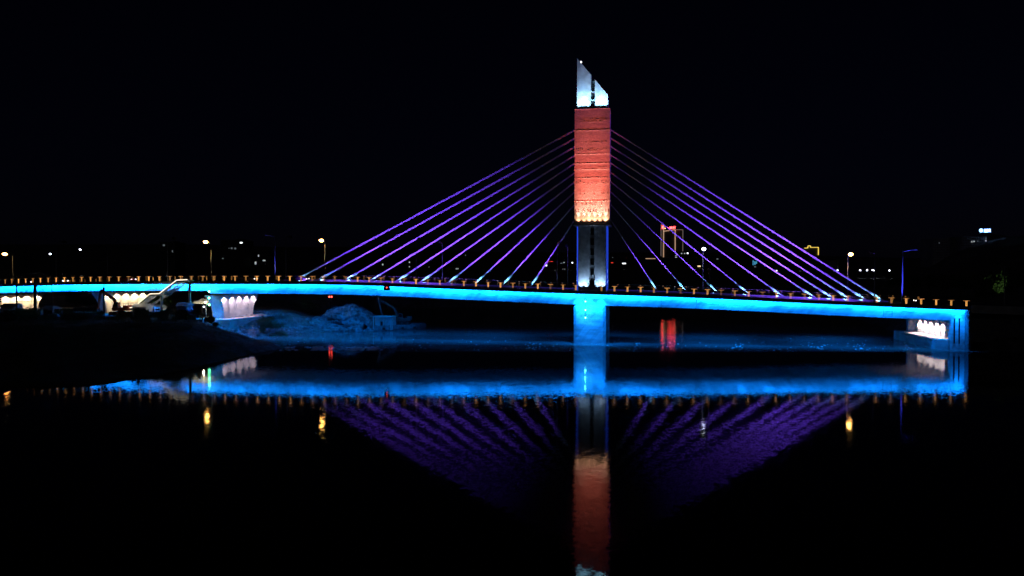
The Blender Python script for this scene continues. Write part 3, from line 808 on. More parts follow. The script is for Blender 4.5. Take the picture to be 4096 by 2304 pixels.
# slender masts in the median at both ends of the stays
def mast_proto():
    r = empty('floodlight_mast')
    MB().tube([(0, 0, 0), (0, 0, .5), (0, 0, 11.2)], .1, 10, rs=[.2, .16, .1]).build('pole', 'steel_grey', r, smooth=True)
    MB().tube([(0, 0, 10.6), (.9, -.2, 10.85), (2.3, -.3, 11.0)], .05, 8).build('arm', 'steel_grey', r, smooth=True)
    h = MB(); h.box(2.0, 2.7, -.42, -.18, 10.9, 11.05); h.build('lantern', 'steel_grey', r, bevel=.02)
    return r
mp = mast_proto(); s = s_at(1101, 0) ; mp.location = B(s, 0, zdeck(s)); mp.rotation_euler = (0, 0, heading(s) + math.pi)
tag(mp, 'slim blue-lit mast in the median before the outermost stay, on the stair side', 'mast', 'masts in the bridge median')
m2 = dup(mp); s = s_at(3609, 0); m2.location = B(s, 0, zdeck(s)); m2.rotation_euler = (0, 0, heading(s))
tag(m2, 'slim vivid blue mast in the median past the last stay, near the abutment', 'mast', 'masts in the bridge median')
for o, pw_ in ((mp, 300), (m2, 1500)):
    spot(o.location + Vector((.3, -7.5, .8)), o.location + Vector((0, 0, 6.6)), pw_ * 26, (.05, .06, 1), 66, 1, .05, 'mast_uplight')

# ================================================================== CARS on the deck
def car_proto(paint):
    r = empty('car')
    side = [(-2.2, .35), (2.15, .35), (2.25, .6), (2.15, .85), (1.2, .98), (.45, 1.45), (-1.1, 1.47), (-1.9, 1.05), (-2.25, .95)]
    b = MB(); b.loft([[(x, -.82, z) for x, z in side], [(x, -.9, min(z, 1.0) if z > 1.2 else z) if False else (x, -.72 if z > 1.2 else -.88, z) for x, z in side], [(x, .72 if z > 1.2 else .88, z) for x, z in side], [(x, .82, z) for x, z in side]])
    b.build('body', paint, r)
    for sy in (-1, 1):
        g2 = MB(); g2.hexa([(-1.6, sy * .86, 1.02), (.95, sy * .86, 1.02), (.95, sy * .89, 1.02), (-1.6, sy * .89, 1.02), (-1.1, sy * .78, 1.38), (.42, sy * .78, 1.38), (.42, sy * .81, 1.38), (-1.1, sy * .81, 1.38)])
        g2.build('side_window', 'glass_dark', r)
    wsn = MB(); wsn.hexa([(1.22, -.7, 1.0), (1.22, .7, 1.0), (1.26, .7, 1.0), (1.26, -.7, 1.0), (.5, -.62, 1.43), (.5, .62, 1.43), (.54, .62, 1.43), (.54, -.62, 1.43)]); wsn.build('windscreen', 'glass_dark', r)
    for x in (-1.35, 1.35):
        for sy in (-1, 1):
            wv = MB().tube([(x, sy * .72, .33), (x, sy * .93, .33)], .33, 16); wo = wv.build('wheel', 'rubber', r)
            MB().tube([(x, sy * .925, .33), (x, sy * .945, .33)], .19, 12).build('rim', 'steel_grey', wo)
    for sy in (-1, 1):
        MB().blob((2.2, sy * .62, .72), .08, .2, .12, 0, 0).build('headlight', 'head', r, smooth=True)
        MB().blob((-2.22, sy * .66, .85), .05, .17, .1, 0, 0).build('taillight', 'tail', r, smooth=True)
    return r
car_p = [car_proto('car_dark'), car_proto('car_paint'), car_proto('car_red')]
cars = [(94, -5.5, 1, 0, 'dark car with lit headlights nearest the cut-off end of the viaduct'), (238, -5.5, 1, 1, 'silver car driving behind the railing over the lattice tower'),
        (480, -5.0, 1, 0, 'dark car on the viaduct right above the stair foot'), (504, -8.0, 1, 2, 'red car in the outer lane above the stair foot'),
        (988, -5.5, 1, 1, 'silver car passing over the tall flared pier'), (1195, -5.5, 1, 0, 'dark car with bright headlight below the outermost stay'),
        (3436, 5.5, -1, 1, 'silver car between the last two stays near the abutment'), (3706, 5.5, -1, 0, 'dark car with white headlight nearest the abutment')]
first = {0: True, 1: True, 2: True}
for px, t, dr, k, lb in cars:
    s = s_at(px, t)
    loc = B(s, t, zdeck(s) + .005); rz = heading(s) + (0 if dr > 0 else math.pi)
    if first[k]: o = car_p[k]; first[k] = False; o.location = loc; o.rotation_euler = (0, 0, rz)
    else: o = dup(car_p[k], loc, rz)
    tag(o, lb, 'car', 'cars on the bridge deck')
    fwd = Vector((math.cos(rz), math.sin(rz), 0))
    spot(loc + fwd * 2.35 + Vector((0, 0, .7)), loc + fwd * 14, 260, (1, .95, .85), 60, .8, .08, 'car_light')

# ================================================================== STAIR up to the viaduct
stair = thing('footbridge_stair', 'steel stair with one landing and glowing stringer climbing to the viaduct deck', 'stair', B(-98, -14, 0))
def SP(px, py, t): return B(s_at(px, t), t, z_at(px, py, t))
tn, tf = -15.2, -12.9
pts = [(493, 1233), (533, 1230), (600, 1176), (637, 1175), (707, 1121), (750, 1119)]
near = [SP(px, py, tn) for px, py in pts]
far_ = [p + N * (tf - tn) for p in near]
for pl, nm in ((near, 'stringer'), (far_, 'stringer')):
    m = MB()
    for a, b in zip(pl, pl[1:]): m.bar(a - Vector((0, 0, .22)), b - Vector((0, 0, .22)), .12, .42)
    so_ = m.build(nm, 'steel_grey', stair)
ls = MB()
for a, b in zip(near, near[1:]): ls.bar(a + Vector((0, 0, .03)) - N * .07, b + Vector((0, 0, .03)) - N * .07, .05, .15)
ls.build('light_strip', 'stair_led', stair)
tr = MB()
for a, b in zip(near, near[1:]):
    n = max(1, int(abs(b.z - a.z) / .16))
    if n == 1:
        tr.hexa([a + N * .1 - Vector((0, 0, .12)), b + N * .1 - Vector((0, 0, .12)), b + N * (tf - tn - .1) - Vector((0, 0, .12)), a + N * (tf - tn - .1) - Vector((0, 0, .12)),
                 a + N * .1 - Vector((0, 0, .04)), b + N * .1 - Vector((0, 0, .04)), b + N * (tf - tn - .1) - Vector((0, 0, .04)), a + N * (tf - tn - .1) - Vector((0, 0, .04))])
    else:
        for i in range(n):
            c0 = a.lerp(b, i / n); c1 = a.lerp(b, (i + 1.0) / n); z = c1.z
            f = lambda c, off, zz: Vector((c.x, c.y, zz)) + N * off
            tr.hexa([f(c0, .1, z - .17), f(c1, .1, z - .17), f(c1, tf - tn - .1, z - .17), f(c0, tf - tn - .1, z - .17), f(c0, .1, z - .1), f(c1, .1, z - .1), f(c1, tf - tn - .1, z - .1), f(c0, tf - tn - .1, z - .1)])
tr.build('treads', 'panel', stair)
for pl in (near, far_):
    m = MB(); up = Vector((0, 0, 1.05))
    for a, b in zip(pl, pl[1:]):
        m.bar(a + up, b + up, .05); m.bar(a + up * .5, b + up * .5, .03)
        k = max(1, int((b - a).length / 1.1))
        for i in range(k + 1): c = a.lerp(b, i / k); m.bar(c, c + up, .035)
    m.build('handrail', 'steel_dark', stair)
for px in (646, 758):
    p = SP(px, 1180, -14); top = 9.6 if px < 700 else zg(-88) + .2
    MB().tube([(p.x, p.y, 3.5), (p.x, p.y, top)], .28, 12).build('column', 'concrete', stair, smooth=True)
bl = MB(); a = far_[1] + N * .3; b = far_[5] + N * .3
bl.bar(a - Vector((0, 0, 1.0)), far_[4] + N * .3 - Vector((0, 0, 1.0)), .2, .45); bl.build('support_beam', 'steel_grey', stair)
strip(near[1] + Vector((0, 0, 1.0)) + N * .15, near[2] + Vector((0, 0, 1.0)) + N * .15, N * .6 + Vector((0, 0, -1)), 22, (1, .86, .62), .05, 160, 'stair_lamp')
strip(near[3] + Vector((0, 0, 1.0)) + N * .15, near[4] + Vector((0, 0, 1.0)) + N * .15, N * .6 + Vector((0, 0, -1)), 22, (1, .86, .62), .05, 160, 'stair_lamp')

# ================================================================== LATTICE FRAME in front of the viaduct
lt = thing('lattice_tower', 'dark steel lattice frame with crossed braces standing before the viaduct', 'lattice frame', B(s_at(120, -17), -17, 0))
YL = at(120, 1100, 150).y
def LP(px, py, dy=0): return at(px, py, YL + dy)
for px, w_, yt in ((2, .16, 1196), (66, .2, 1140), (140, .42, 1136), (207, .14, 1140)):
    a = LP(px, yt); m = MB(); m.bar(Vector((a.x, a.y, 3.6)), a, w_); m.build('post', 'steel_dark', lt)
br = MB()
for p0, p1 in (((66, 1206), (168, 1206)), ((85, 1147), (117, 1180)), ((122, 1150), (95, 1175)), ((66, 1175), (140, 1150)), ((155, 1146), (190, 1178)), ((192, 1146), (140, 1175)), ((66, 1206), (100, 1245)), ((138, 1210), (108, 1240)), ((140, 1206), (166, 1222)), ((70, 1185), (140, 1206)), ((100, 1245), (140, 1247)), ((66, 1146), (207, 1142)), ((66, 1172), (207, 1170))):
    br.bar(LP(*p0), LP(*p1), .07)
br.build('brace', 'steel_dark', lt)
a = LP(415, 1139, 3)
sp = thing('marker_post', 'dark steel post with a flared collar standing between two viaduct piers', 'post', (a.x, a.y, 0))
MB().tube([(a.x, a.y, 4), (a.x, a.y, a.z - 1.4), (a.x, a.y, a.z - .7), (a.x, a.y, a.z - .4), (a.x, a.y, a.z)], .12, 10, rs=[.16, .14, .26, .12, .1]).build('shaft', 'steel_dark', sp)
MB().tube([(a.x, a.y, 3.5), (a.x, a.y, 4.0)], .3, 10).build('base', 'concrete', sp)

# ================================================================== EXCAVATORS
def excavator(paint, boom, stick, bucket):
    r = empty('excavator')
    for sy in (-1, 1):
        tk = MB(); prof_ = [(-1.9, .1), (-2.1, .45), (-1.9, .85), (1.9, .85), (2.1, .45), (1.9, .1)]
        tk.loft([[(x, sy * 1.0 - .28, z) for x, z in prof_], [(x, sy * 1.0 + .28, z) for x, z in prof_]]); to = tk.build('track', 'rubber', r)
        for x in (-1.5, 0, 1.5): MB().tube([(x, sy * 1.29, .46), (x, sy * 1.33, .46)], .28, 10).build('roller', paint, to)
    MB().tube([(0, 0, .6), (0, 0, 1.05)], .7, 16).build('slew_ring', 'steel_dark', r)
    MB().box(-2.1, 1.3, -1.2, 1.2, 1.05, 1.75).build('house', paint, r, bevel=.12)
    MB().box(-2.5, -1.2, -1.15, 1.15, 1.2, 2.25).build('counterweight', paint, r, bevel=.2)
    cb = MB().hexa([(-.2, .25, 1.72), (1.25, .25, 1.72), (1.25, 1.15, 1.72), (-.2, 1.15, 1.72), (-.1, .3, 3.0), (.85, .3, 3.0), (.85, 1.1, 3.0), (-.1, 1.1, 3.0)]).build('cab', paint, r, bevel=.06)
    for y in (.27, 1.13): MB().hexa([(.0, y - .03, 2.05), (1.05, y - .03, 2.05), (1.05, y + .03, 2.05), (.0, y + .03, 2.05), (.02, y - .03 + (.03 if y < 1 else -.03), 2.85), (.78, y - .03 + (.03 if y < 1 else -.03), 2.85), (.78, y + .03, 2.85), (.02, y + .03, 2.85)]).build('cab_window', 'glass_dark', cb)
    b = MB()
    for (x0, z0_), (x1, z1_) in zip(boom, boom[1:]): b.bar((x0, -.25, z0_), (x1, -.25, z1_), .42, .62)
    b.build('boom', paint, r)
    s_ = MB(); s_.bar((*[stick[0][0]], -.25, stick[0][1]), (stick[1][0], -.25, stick[1][1]), .34, .46); s_.build('stick', paint, r)
    c = MB(); c.tube([(.9, -.25, 2.0), (boom[1][0] * .6 + .5, -.25, boom[1][1] * .78)], .09, 8); c.build('ram', 'steel_grey', r)
    x, z = bucket
    k = MB(); pr_ = [(x - .1, z + .15), (x + .55, z + .1), (x + .75, z - .55), (x + .3, z - 1.0), (x - .45, z - .85), (x - .1, z - .5)]
    k.loft([[(px_, -.85, z_) for px_, z_ in pr_], [(px_, .35, z_) for px_, z_ in pr_]]); k.build('bucket', 'steel_dark', r)
    return r
ex = excavator('rust', [(1.0, 1.7), (1.6, 3.6), (4.8, 5.6)], [(4.6, 5.7), (5.6, 1.4)], (5.5, 1.5))
p = at(481, 1248, 163); ex.location = (p.x, p.y, gheight(p.x, p.y) - .05); ex.rotation_euler = (0, 0, math.radians(176))
tag(ex, 'rusty red excavator digging in front of a lit viaduct pier', 'excavator', 'excavators')

# ================================================================== BARGE, rubble, boxes behind the span
bg_c = at(1592, 1303, 187); rzb = math.radians(28)
def bl_(x, y, z): 
    c, s = math.cos(rzb), math.sin(rzb)
    return Vector((bg_c.x + x * c - y * s, bg_c.y + x * s + y * c, z))
barge = thing('work_barge', 'flat dark work barge with pointed bow moored off the rubble heap', 'barge', (bg_c.x, bg_c.y, 0))
deckp = [(-6.5, -3.4), (3.5, -3.4), (7.6, -.4), (7.6, .4), (3.5, 3.4), (-6.5, 3.4)]
MB().loft([[bl_(x * .94, y * .9, -.5) for x, y in deckp], [bl_(x, y, .55) for x, y in deckp], [bl_(x, y, 1.15) for x, y in deckp]]).build('hull', 'hull', barge)
bw = MB()
for (x0, y0), (x1, y1) in zip(deckp, deckp[1:] + deckp[:1]): bw.bar(bl_(x0 * .98, y0 * .97, 1.28), bl_(x1 * .98, y1 * .97, 1.28), .12, .28)
bw.build('bulwark', 'hull', barge)
for x in (-5, 0, 3.2):
    MB().tube([bl_(x, -3.45, .4), bl_(x, -3.45, .9)], .35, 10).build('fender', 'rubber', barge)
ex2 = excavator('olive', [(1.0, 1.7), (2.2, 4.4), (6.6, 6.9)], [(6.4, 7.3), (5.0, 1.2)], (4.8, .9))
q = bl_(1.4, .6, 1.16); ex2.location = q; ex2.rotation_euler = (0, 0, math.radians(181))
tag(ex2, 'dull grey-green excavator with raised boom standing on the work barge', 'excavator', 'excavators')
c0 = at(1533, 1288, 183)
cont = thing('site_container', 'grey steel container with open front at the water end of the rubble heap', 'container', (c0.x, c0.y, 0))
rzc = math.radians(-14)
def cl(x, y, z):
    c, s = math.cos(rzc), math.sin(rzc); return Vector((c0.x + x * c - y * s, c0.y + x * s + y * c, z))
def cbox(m, x0, x1, y0, y1, z0_, z1_): return m.hexa([cl(x0, y0, z0_), cl(x1, y0, z0_), cl(x1, y1, z0_), cl(x0, y1, z0_), cl(x0, y0, z1_), cl(x1, y0, z1_), cl(x1, y1, z1_), cl(x0, y1, z1_)])
m = MB(); cbox(m, -2.4, 2.4, .2, 2.4, .2, 3.5); cbox(m, -2.5, 2.5, -.9, 2.5, 3.5, 3.66); m.build('shell', 'panel', cont)
m = MB()
for x in (-2.35, -1.1, .3, 2.35): cbox(m, x - .09, x + .09, -.85, -.67, .2, 3.5)
m.build('frame', 'panel', cont)
m = MB(); cbox(m, -.9, .1, .12, .19, .5, 2.3); m.build('opening', 'black', cont)

# broken rock: a ridge of tumbled stone along the spit
rub = MB(); random.seed(3)
def rock_at(x, y, size, dz=0):
    h = gheight(x, y) + dz
    rub.blob((x, y, h + size * .25), size * random.uniform(.7, 1.1), size * random.uniform(.7, 1.1), size * random.uniform(.5, .8), random.randint(0, 999), .35, 1)
hx0, hx1 = at(1285, 1300, 186).x, at(1545, 1300, 186).x
def heap(x, y):
    u = (x - (at(1420, 1300, 188).x)) / 9.0; v = (y - 189) / 6.0
    return max(0, 1 - u * u - v * v) ** .7 * 3.4
for i in range(800):
    x = random.gauss((hx0 + hx1) / 2, 6.2); y = random.gauss(187, 3.2)
    if not (hx0 - 4 < x < hx1 + 1) or not (180 < y < 197): continue
    hh = heap(x, y); sz = random.choice([.3, .45, .6, .8, 1.1]) * random.uniform(.8, 1.2)
    g0 = max(gheight(x, y), .05)
    rub.blob((x, y, g0 + hh), sz, sz * random.uniform(.8, 1.2), sz * random.uniform(.55, .9), random.randint(0, 999), .35, 1)
for i in range(900):
    x = random.uniform(-66, -38); y = random.uniform(158, 184)
    if gheight(x, y) < .05: continue
    rock_at(x, y, random.choice([.15, .2, .3, .45, .7]))
tag(rub.build('rubble', 'rock'), 'heap of broken grey rock lit blue at the end of the spit', 'rubble', kind='stuff')
mo = MB(); 
mc = at(1415, 1240, 197)
rings = []
for k in range(7):
    u = k / 6
    rings.append([(mc.x + math.cos(a) * 9.5 * (1 - u) ** .8 * (1 + .15 * noise.noise(Vector((math.cos(a) * 2, math.sin(a) * 2, u * 3)))), mc.y + math.sin(a) * 6 * (1 - u) ** .8, .4 + 5.9 * u ** .9) for a in [2 * math.pi * j / 28 for j in range(28)]])
mo.loft(rings); tag(mo.build('spoil_mound', 'rock', smooth=True), 'smooth mound of gravel rising behind the broken rock heap', 'mound')

# foam and floating scraps along the sill; left clusters stand in for girder glints
fo = MB(); random.seed(21)
for i in range(330):
    clusters = [(1160, 1.2), (1265, 2.0), (1275, 2.2), (1360, 1.5), (1410, 3.0), (1455, 3.0), (1490, 1.5), (2120, .6), (2145, .7), (2550, .6), (2950, .6), (3235, .6), (3275, .6), (3440, .6), (3640, 1.2), (3390, .5)]
    cx, wgt = random.choices(clusters, [c[1] for c in clusters])[0]
    px = cx + random.gauss(0, 16); py = random.uniform(1388, 1402) if px < 1600 else random.uniform(1370, 1400)
    q = on_level(px, py)
    big = 1.0 if px < 1600 else .5
    fo.blob((q.x, q.y, .0), random.uniform(.12, .5) * big, random.uniform(.15, .6) * big, random.uniform(.04, .16) * big, i, .5, 1)
for i in range(160):
    q = on_level(random.uniform(1150, 3650), random.uniform(1352, 1402))
    fo.blob((q.x, q.y, .0), random.uniform(.05, .2), random.uniform(.06, .2), random.uniform(.02, .05), i, .5, 1)
tag(fo.build('foam', 'foam'), 'pale foam, stones and girder glints along the sill', 'foam', kind='stuff')

# ================================================================== NAVIGATION LIGHTS
def nav(name, label, px, pys, t, mname, size, power, color):
    s = s_at(px, t)
    r = thing(name, label, 'navigation light', B(s, t, 0), 0, 'vertical navigation lights hung from the girder')
    zt_ = zg(s) - .01; zs_ = [z_at(px, py, t) for py in pys]
    MB().tube([B(s, t, zt_), B(s, t, min(zs_) - .3)], .03, 6).build('rod', 'steel_dark', r)
    for z in zs_:
        hb_ = MB(); hb_.tube([B(s, t, z + size * .9), B(s, t, z + size * 1.8)], size * .8, 10); ho = hb_.build('hood', 'steel_dark', r)
        MB().blob(B(s, t, z), size, size, size, 0, 0, 2).build('lens', mname, ho, smooth=True)
    for z in zs_:
        point(B(s, t - .45, z), power, color, .1, 'signal_lamp')
nav('navigation_light', 'three stacked green lights hanging beside the flared pier', 836, (1166, 1192, 1219), -11.6, 'green', .2, 14, (.15, 1, .35))
nav('navigation_light', 'three stacked teal lights hanging in front of the river pier', 2342, (1206, 1240, 1271), -11.6, 'teal', .17, 22, (.1, .9, 1))
s = s_at(1547, -12.1)
nb = thing('navigation_board', 'small dark board with one red lamp bolted over the girder edge', 'sign', B(s, -12, 0))
MB().bbox(s - .62, s + .62, -12.12, -12.02, z_at(1547, 1161, -12.1), z_at(1547, 1141, -12.1)).build('plate', 'black', nb, bevel=.02)
MB().blob(B(s, -12.16, z_at(1547, 1150, -12.1)), .11, .1, .11, 0, 0, 1).build('lamp', 'redsig', nb)
q = at(1321, 1187, 205)
bu = thing('river_marker', 'slim river marker post with twin red lamps standing behind the span', 'marker', (q.x, q.y, 0))
MB().tube([(q.x, q.y, -1), (q.x, q.y, q.z - .2)], .1, 8).build('post', 'steel_dark', bu)
for dx in (-.3, .35): MB().blob((q.x + dx, q.y, q.z), .22, .2, .2, 0, 0, 1).build('lamp', 'redsig', bu)
MB().bar((q.x - .5, q.y, q.z - .25), (q.x + .55, q.y, q.z - .25), .1).build('cross_bar', 'steel_dark', bu)

# ================================================================== SITE SHEDS, VAN, CANOPY under the viaduct
def shed(px0, px1, py_top, Y, depth, m_, label, mroof):
    a = at(px0, py_top, Y); b = at(px1, py_top, Y)
    g0 = min(gheight(a.x, Y), gheight(b.x, Y)) - .2; h = a.z
    r = thing('site_shed', label, 'shed', ((a.x + b.x) / 2, Y, g0), 0, 'site sheds under the viaduct')
    MB().box(a.x, b.x, Y, Y + depth, g0, h).build('wall', m_, r)
    x0, x1 = a.x - .25, b.x + .25
    MB().prism([(x0, Y - .3, h + .002), (x1, Y - .3, h + .002), (x1, Y + depth + .3, h + .002), (x0, Y + depth + .3, h + .002)], [(x0, Y + depth / 2 - .1, h + .75), (x1, Y + depth / 2 - .1, h + .75), (x1, Y + depth / 2 + .1, h + .75), (x0, Y + depth / 2 + .1, h + .75)]).build('roof', mroof, r)
    w_ = (b.x - a.x); MB().box(a.x + w_ * .2, a.x + w_ * .2 + .9, Y - .04, Y + .02, g0 + .2, g0 + 2.1).build('door', 'steel_dark', r)
    MB().box(a.x + w_ * .6, a.x + w_ * .6 + 1.0, Y - .05, Y + .02, g0 + 1.1, g0 + 1.9).build('window', 'glass_dark', r)
shed(528, 582, 1229, 160, 3, 'panel', 'pale panel shed below the stair flight', 'panel')
shed(590, 640, 1233, 168, 3, 'panel', 'low grey shed half behind the stair column', 'steel_grey')
shed(705, 746, 1224, 158, 3, 'tarp', 'blue tarpaulin shed beside the tall stair column', 'tarp')
shed(165, 205, 1238, 158, 3, 'panel', 'small dim shed behind the lattice frame', 'steel_grey')
shed(2, 52, 1229, 150, 3, 'panel', 'dim corrugated shed below the first lit pier', 'steel_grey')
v = at(760, 1250, 153)
van = thing('parked_van', 'dark van parked beneath the viaduct by the blue shed', 'van', (v.x, v.y, gheight(v.x, v.y) + .1), math.radians(-20))
sd = [(-2.4, .4), (2.3, .4), (2.4, 1.1), (1.9, 1.3), (1.3, 2.1), (-2.3, 2.15), (-2.45, 1.9)]
def vpart(name, mb, m_, par=van): 
    me = mb.mesh(name, m_); return part(name, me, par)
vpart('body', MB().loft([[(x, -.9, z) for x, z in sd], [(x, .9, z) for x, z in sd]]), 'car_dark')
for sy in (-1, 1): vpart('side_window', MB().box(-1.8, 1.1, sy * .905 - .01, sy * .905 + .01, 1.4, 1.95), 'glass_dark')
for x in (-1.5, 1.5):
    for sy in (-1, 1): vpart('wheel', MB().tube([(x, sy * .75, .36), (x, sy * .95, .36)], .36, 14), 'rubber')
c1 = at(800, 1207, 172)
cano = thing('market_canopy', 'open canopy with a pale lit roof beside the flared pier', 'canopy', (c1.x, c1.y, 0))
x0, x1 = at(764, 1207, 172).x, at(834, 1207, 172).x; zr = at(800, 1214, 172).z
MB().prism([(x0, 171, zr), (x1, 171, zr), (x1, 178, zr), (x0, 178, zr)], [(x0 + 1.5, 174, zr + 1.0), (x1, 174, zr + 1.0), (x1, 175, zr + 1.0), (x0 + 1.5, 175, zr + 1.0)]).build('roof', 'facade_pale', cano)
for x in (x0 + .3, x1 - .3):
    for y in (171.3, 177.7): MB().bar((x, y, 4.5), (x, y, zr), .14).build('post', 'steel_grey', cano)
for px, py in ((822, 1208), (815, 1227)):
    q = at(px, py, 170); MB().blob(q, .22, .2, .16, 0, 0, 1).build('lamp', 'spot_white', cano)
point(at(812, 1196, 169.5), 900, (1, .85, .5), .15, 'canopy_light')
point(at(812, 1222, 169), 160, (.6, 1, .7), .1, 'canopy_light')

# ================================================================== PLANTS
def leaf_crown(blobs, n, size, seed, matname, name):
    rnd = random.Random(seed); vs = []; fs = []
    for i in range(n):
        c, r = rnd.choice(blobs)
        u = Vector((rnd.gauss(0, 1), rnd.gauss(0, 1), rnd.gauss(0, .8))).normalized() * (rnd.random() ** .4)
        p = Vector(c) + Vector((u.x * r, u.y * r, u.z * r * .8))
        a = Vector((rnd.gauss(0, 1), rnd.gauss(0, 1), rnd.gauss(0, 1))).normalized(); b = a.orthogonal().normalized()
        q = size * rnd.uniform(.6, 1.4); k = len(vs)
        vs += [p - a * q, p + b * q * .5, p + a * q, p - b * q * .5]; fs.append((k, k + 1, k + 2, k + 3))
    me = bpy.data.meshes.new(name); me.from_pydata(vs, [], fs); me.materials.append(M[matname]); return me
def shrub_kind(seed, matname):
    rnd = random.Random(seed)
    bl = [((rnd.uniform(-.9, .9), rnd.uniform(-.9, .9), rnd.uniform(.3, 1.3)), rnd.uniform(.35, .7)) for _ in range(9)]
    st = MB()
    for c, r in bl[:6]: st.tube([(0, 0, -.1), (c[0] * .5, c[1] * .5, c[2] * .5), c], .03, 5, .012)
    return leaf_crown(bl, 900, .11, seed, matname, 'foliage'), st.mesh('stem', 'bark')
SH = [shrub_kind(1, 'leaf'), shrub_kind(2, 'leaf_dry'), shrub_kind(3, 'leaf')]
def tree_kind(seed, matname, h):
    rnd = random.Random(seed)
    bl = [((rnd.uniform(-1.8, 1.8), rnd.uniform(-1.8, 1.8), h * rnd.uniform(.45, .98)), rnd.uniform(.8, 1.5)) for _ in range(16)]
    tk = MB(); tk.tube([(0, 0, -.3), (.1, 0, h * .3), (0, .1, h * .7)], .2, 8, .07)
    for c, r in bl[:8]: tk.tube([(0, 0, h * rnd.uniform(.3, .6)), (c[0] * .6, c[1] * .6, c[2] - .3), c], .06, 5, .02)
    return leaf_crown(bl, 2600, .2, seed, matname, 'crown'), tk.mesh('trunk', 'bark')
TR = [tree_kind(31, 'leaf', 6.5), tree_kind(32, 'leaf_dry', 7.5), tree_kind(33, 'leaf', 5.5)]
def plant(kind, tree, loc, sc, label, group, name=None):
    f, s_ = (TR if tree else SH)[kind]
    r = thing(name or ('tree' if tree else 'shrub'), label, 'tree' if tree else 'shrub', loc, random.uniform(0, 6.28), group)
    r.scale = (sc, sc, sc)
    part('crown' if tree else 'foliage', f, r); part('trunk' if tree else 'stem', s_, r)
    return r
random.seed(17)
for px, py, Y, k, sc, lb in [
    (1085, 1288, 170, 1, 2.1, 'largest grey-green bush beside the flared pier, lit from the bridge'), (1060, 1262, 176, 0, 1.8, 'bush just behind the large grey-green bush by the flared pier'),
    (1120, 1300, 168, 1, 1.5, 'low olive bush on the river side of the large bush'), (960, 1270, 178, 0, 1.2, 'small bush growing behind the lit lobes of the flared pier')]:
    p = at(px, py, Y); plant(k, False, (p.x, p.y, gheight(p.x, p.y)), sc, lb, 'bushes round the flared pier')
near_sh = [(40, 1275, 146), (115, 1270, 147), (190, 1280, 143), (260, 1262, 150), (330, 1270, 148), (300, 1300, 138), (400, 1280, 145), (470, 1290, 142), (560, 1285, 143), (640, 1282, 144), (700, 1290, 142), (600, 1272, 149), (760, 1285, 148), (500, 1275, 150), (100, 1290, 143), (20, 1290, 143), (820, 1300, 150)]
for i, (px, py, Y) in enumerate(near_sh):
    p = at(px, py, Y); plant(i % 3, False, (p.x, p.y, gheight(p.x, p.y) - .1), random.uniform(1.1, 1.9), 'dark bush among the black undergrowth of the near river bank', 'dark bushes on the near bank')
for px, Y, k, sc, lb in [(620, 186, 0, .8, 'dim tree under the viaduct between the stair columns'), (660, 190, 2, .85, 'dim rounded tree behind the landing of the stair'), (300, 192, 0, .75, 'dim tree in the gap between the two lit viaduct piers'), (352, 186, 2, .7, 'dim low tree next to the marker post under the viaduct'), (1230, 215, 2, .9, 'dim tree behind the girder above the gravel spit')]:
    x = (px - 2048) / F * Y; plant(k, True, (x, Y, gheight(x, Y) - .1), sc, lb, 'trees under and behind the viaduct')
for i, (px, Y, k, sc, lb) in enumerate([
    (4012, 168, 2, 1.35, 'bright green tree lit by a lamp above the road wall'), (3945, 176, 0, .8, 'half-lit tree beside the bright green one above the road wall'),
    (3900, 215, 1, 1.1, 'dark tree on the slope between the abutment and the green tree'), (3840, 235, 0, 1.1, 'dark tree on the slope straight above the abutment'), (3780, 225, 1, 1.0, 'dark tree on the slope below the pale hill building'),
    (3720, 245, 0, 1.1, 'dark tree on the slope to the river side of the pale hill building'), (3660, 255, 2, 1.2, 'dark tree on the slope above the blue mast'), (3960, 225, 0, 1.2, 'dark tree behind the bright green tree'),
    (4070, 210, 1, 1.2, 'dark tree at the top of the road wall, furthest along'), (3590, 270, 0, 1.2, 'dark tree at the foot of the wooded slope, nearest the river')]):
    x = (px - 2048) / F * Y; plant(k, True, (x, Y, gheight(x, Y) - .1), sc, lb, 'trees on the wooded slope')
lx = at(4010, 1062, 164)
lamp_r = dup(protos[0], (at(4018, 1100, 163).x, 163, gheight(at(4018, 1100, 163).x, 163)), math.radians(0))
tag(lamp_r, 'unlit street lamp post beside the bright green tree beyond the bridge end', 'street lamp')
spot(Vector((lx.x + 1.5, 160.5, 8.2)), (lx.x + .5, 168, 13.6), 2600, (.8, 1, .4), 40, 1, .1, 'tree_light')

wv = []; wf = []; rnd = random.Random(77)
for i in range(9000):
    x = rnd.uniform(-92, -44); y = rnd.uniform(96, 178)
    if y > 138 and rnd.random() < .75: continue
    if 150 < y < 176 and x > -64 and rnd.random() < .9: continue
    if noise.noise(Vector((x * .25, y * .25, 4))) < -.05: continue
    if sdist(LEFT, x, y) < .8: continue
    z = gheight(x, y); hgt = rnd.uniform(.15, .6); a = rnd.uniform(0, 6.28); w_ = rnd.uniform(.05, .14)
    lean = Vector((rnd.uniform(-.25, .25), rnd.uniform(-.25, .25), hgt)); b2 = Vector((x, y, z - .04)); sdv = Vector((math.cos(a), math.sin(a), 0)) * w_
    k = len(wv); wv += [b2 - sdv, b2 + sdv, b2 + lean + sdv * .3, b2 + lean - sdv * .3]; wf.append((k, k + 1, k + 2, k + 3))
me = bpy.data.meshes.new('weeds'); me.from_pydata(wv, [], wf); me.materials.append(M['leaf_dry'])
wo_ = bpy.data.objects.new('weeds', me); col.objects.link(wo_); tag(wo_, 'dark weeds and grass tufts over the near river bank', 'weeds', kind='stuff')
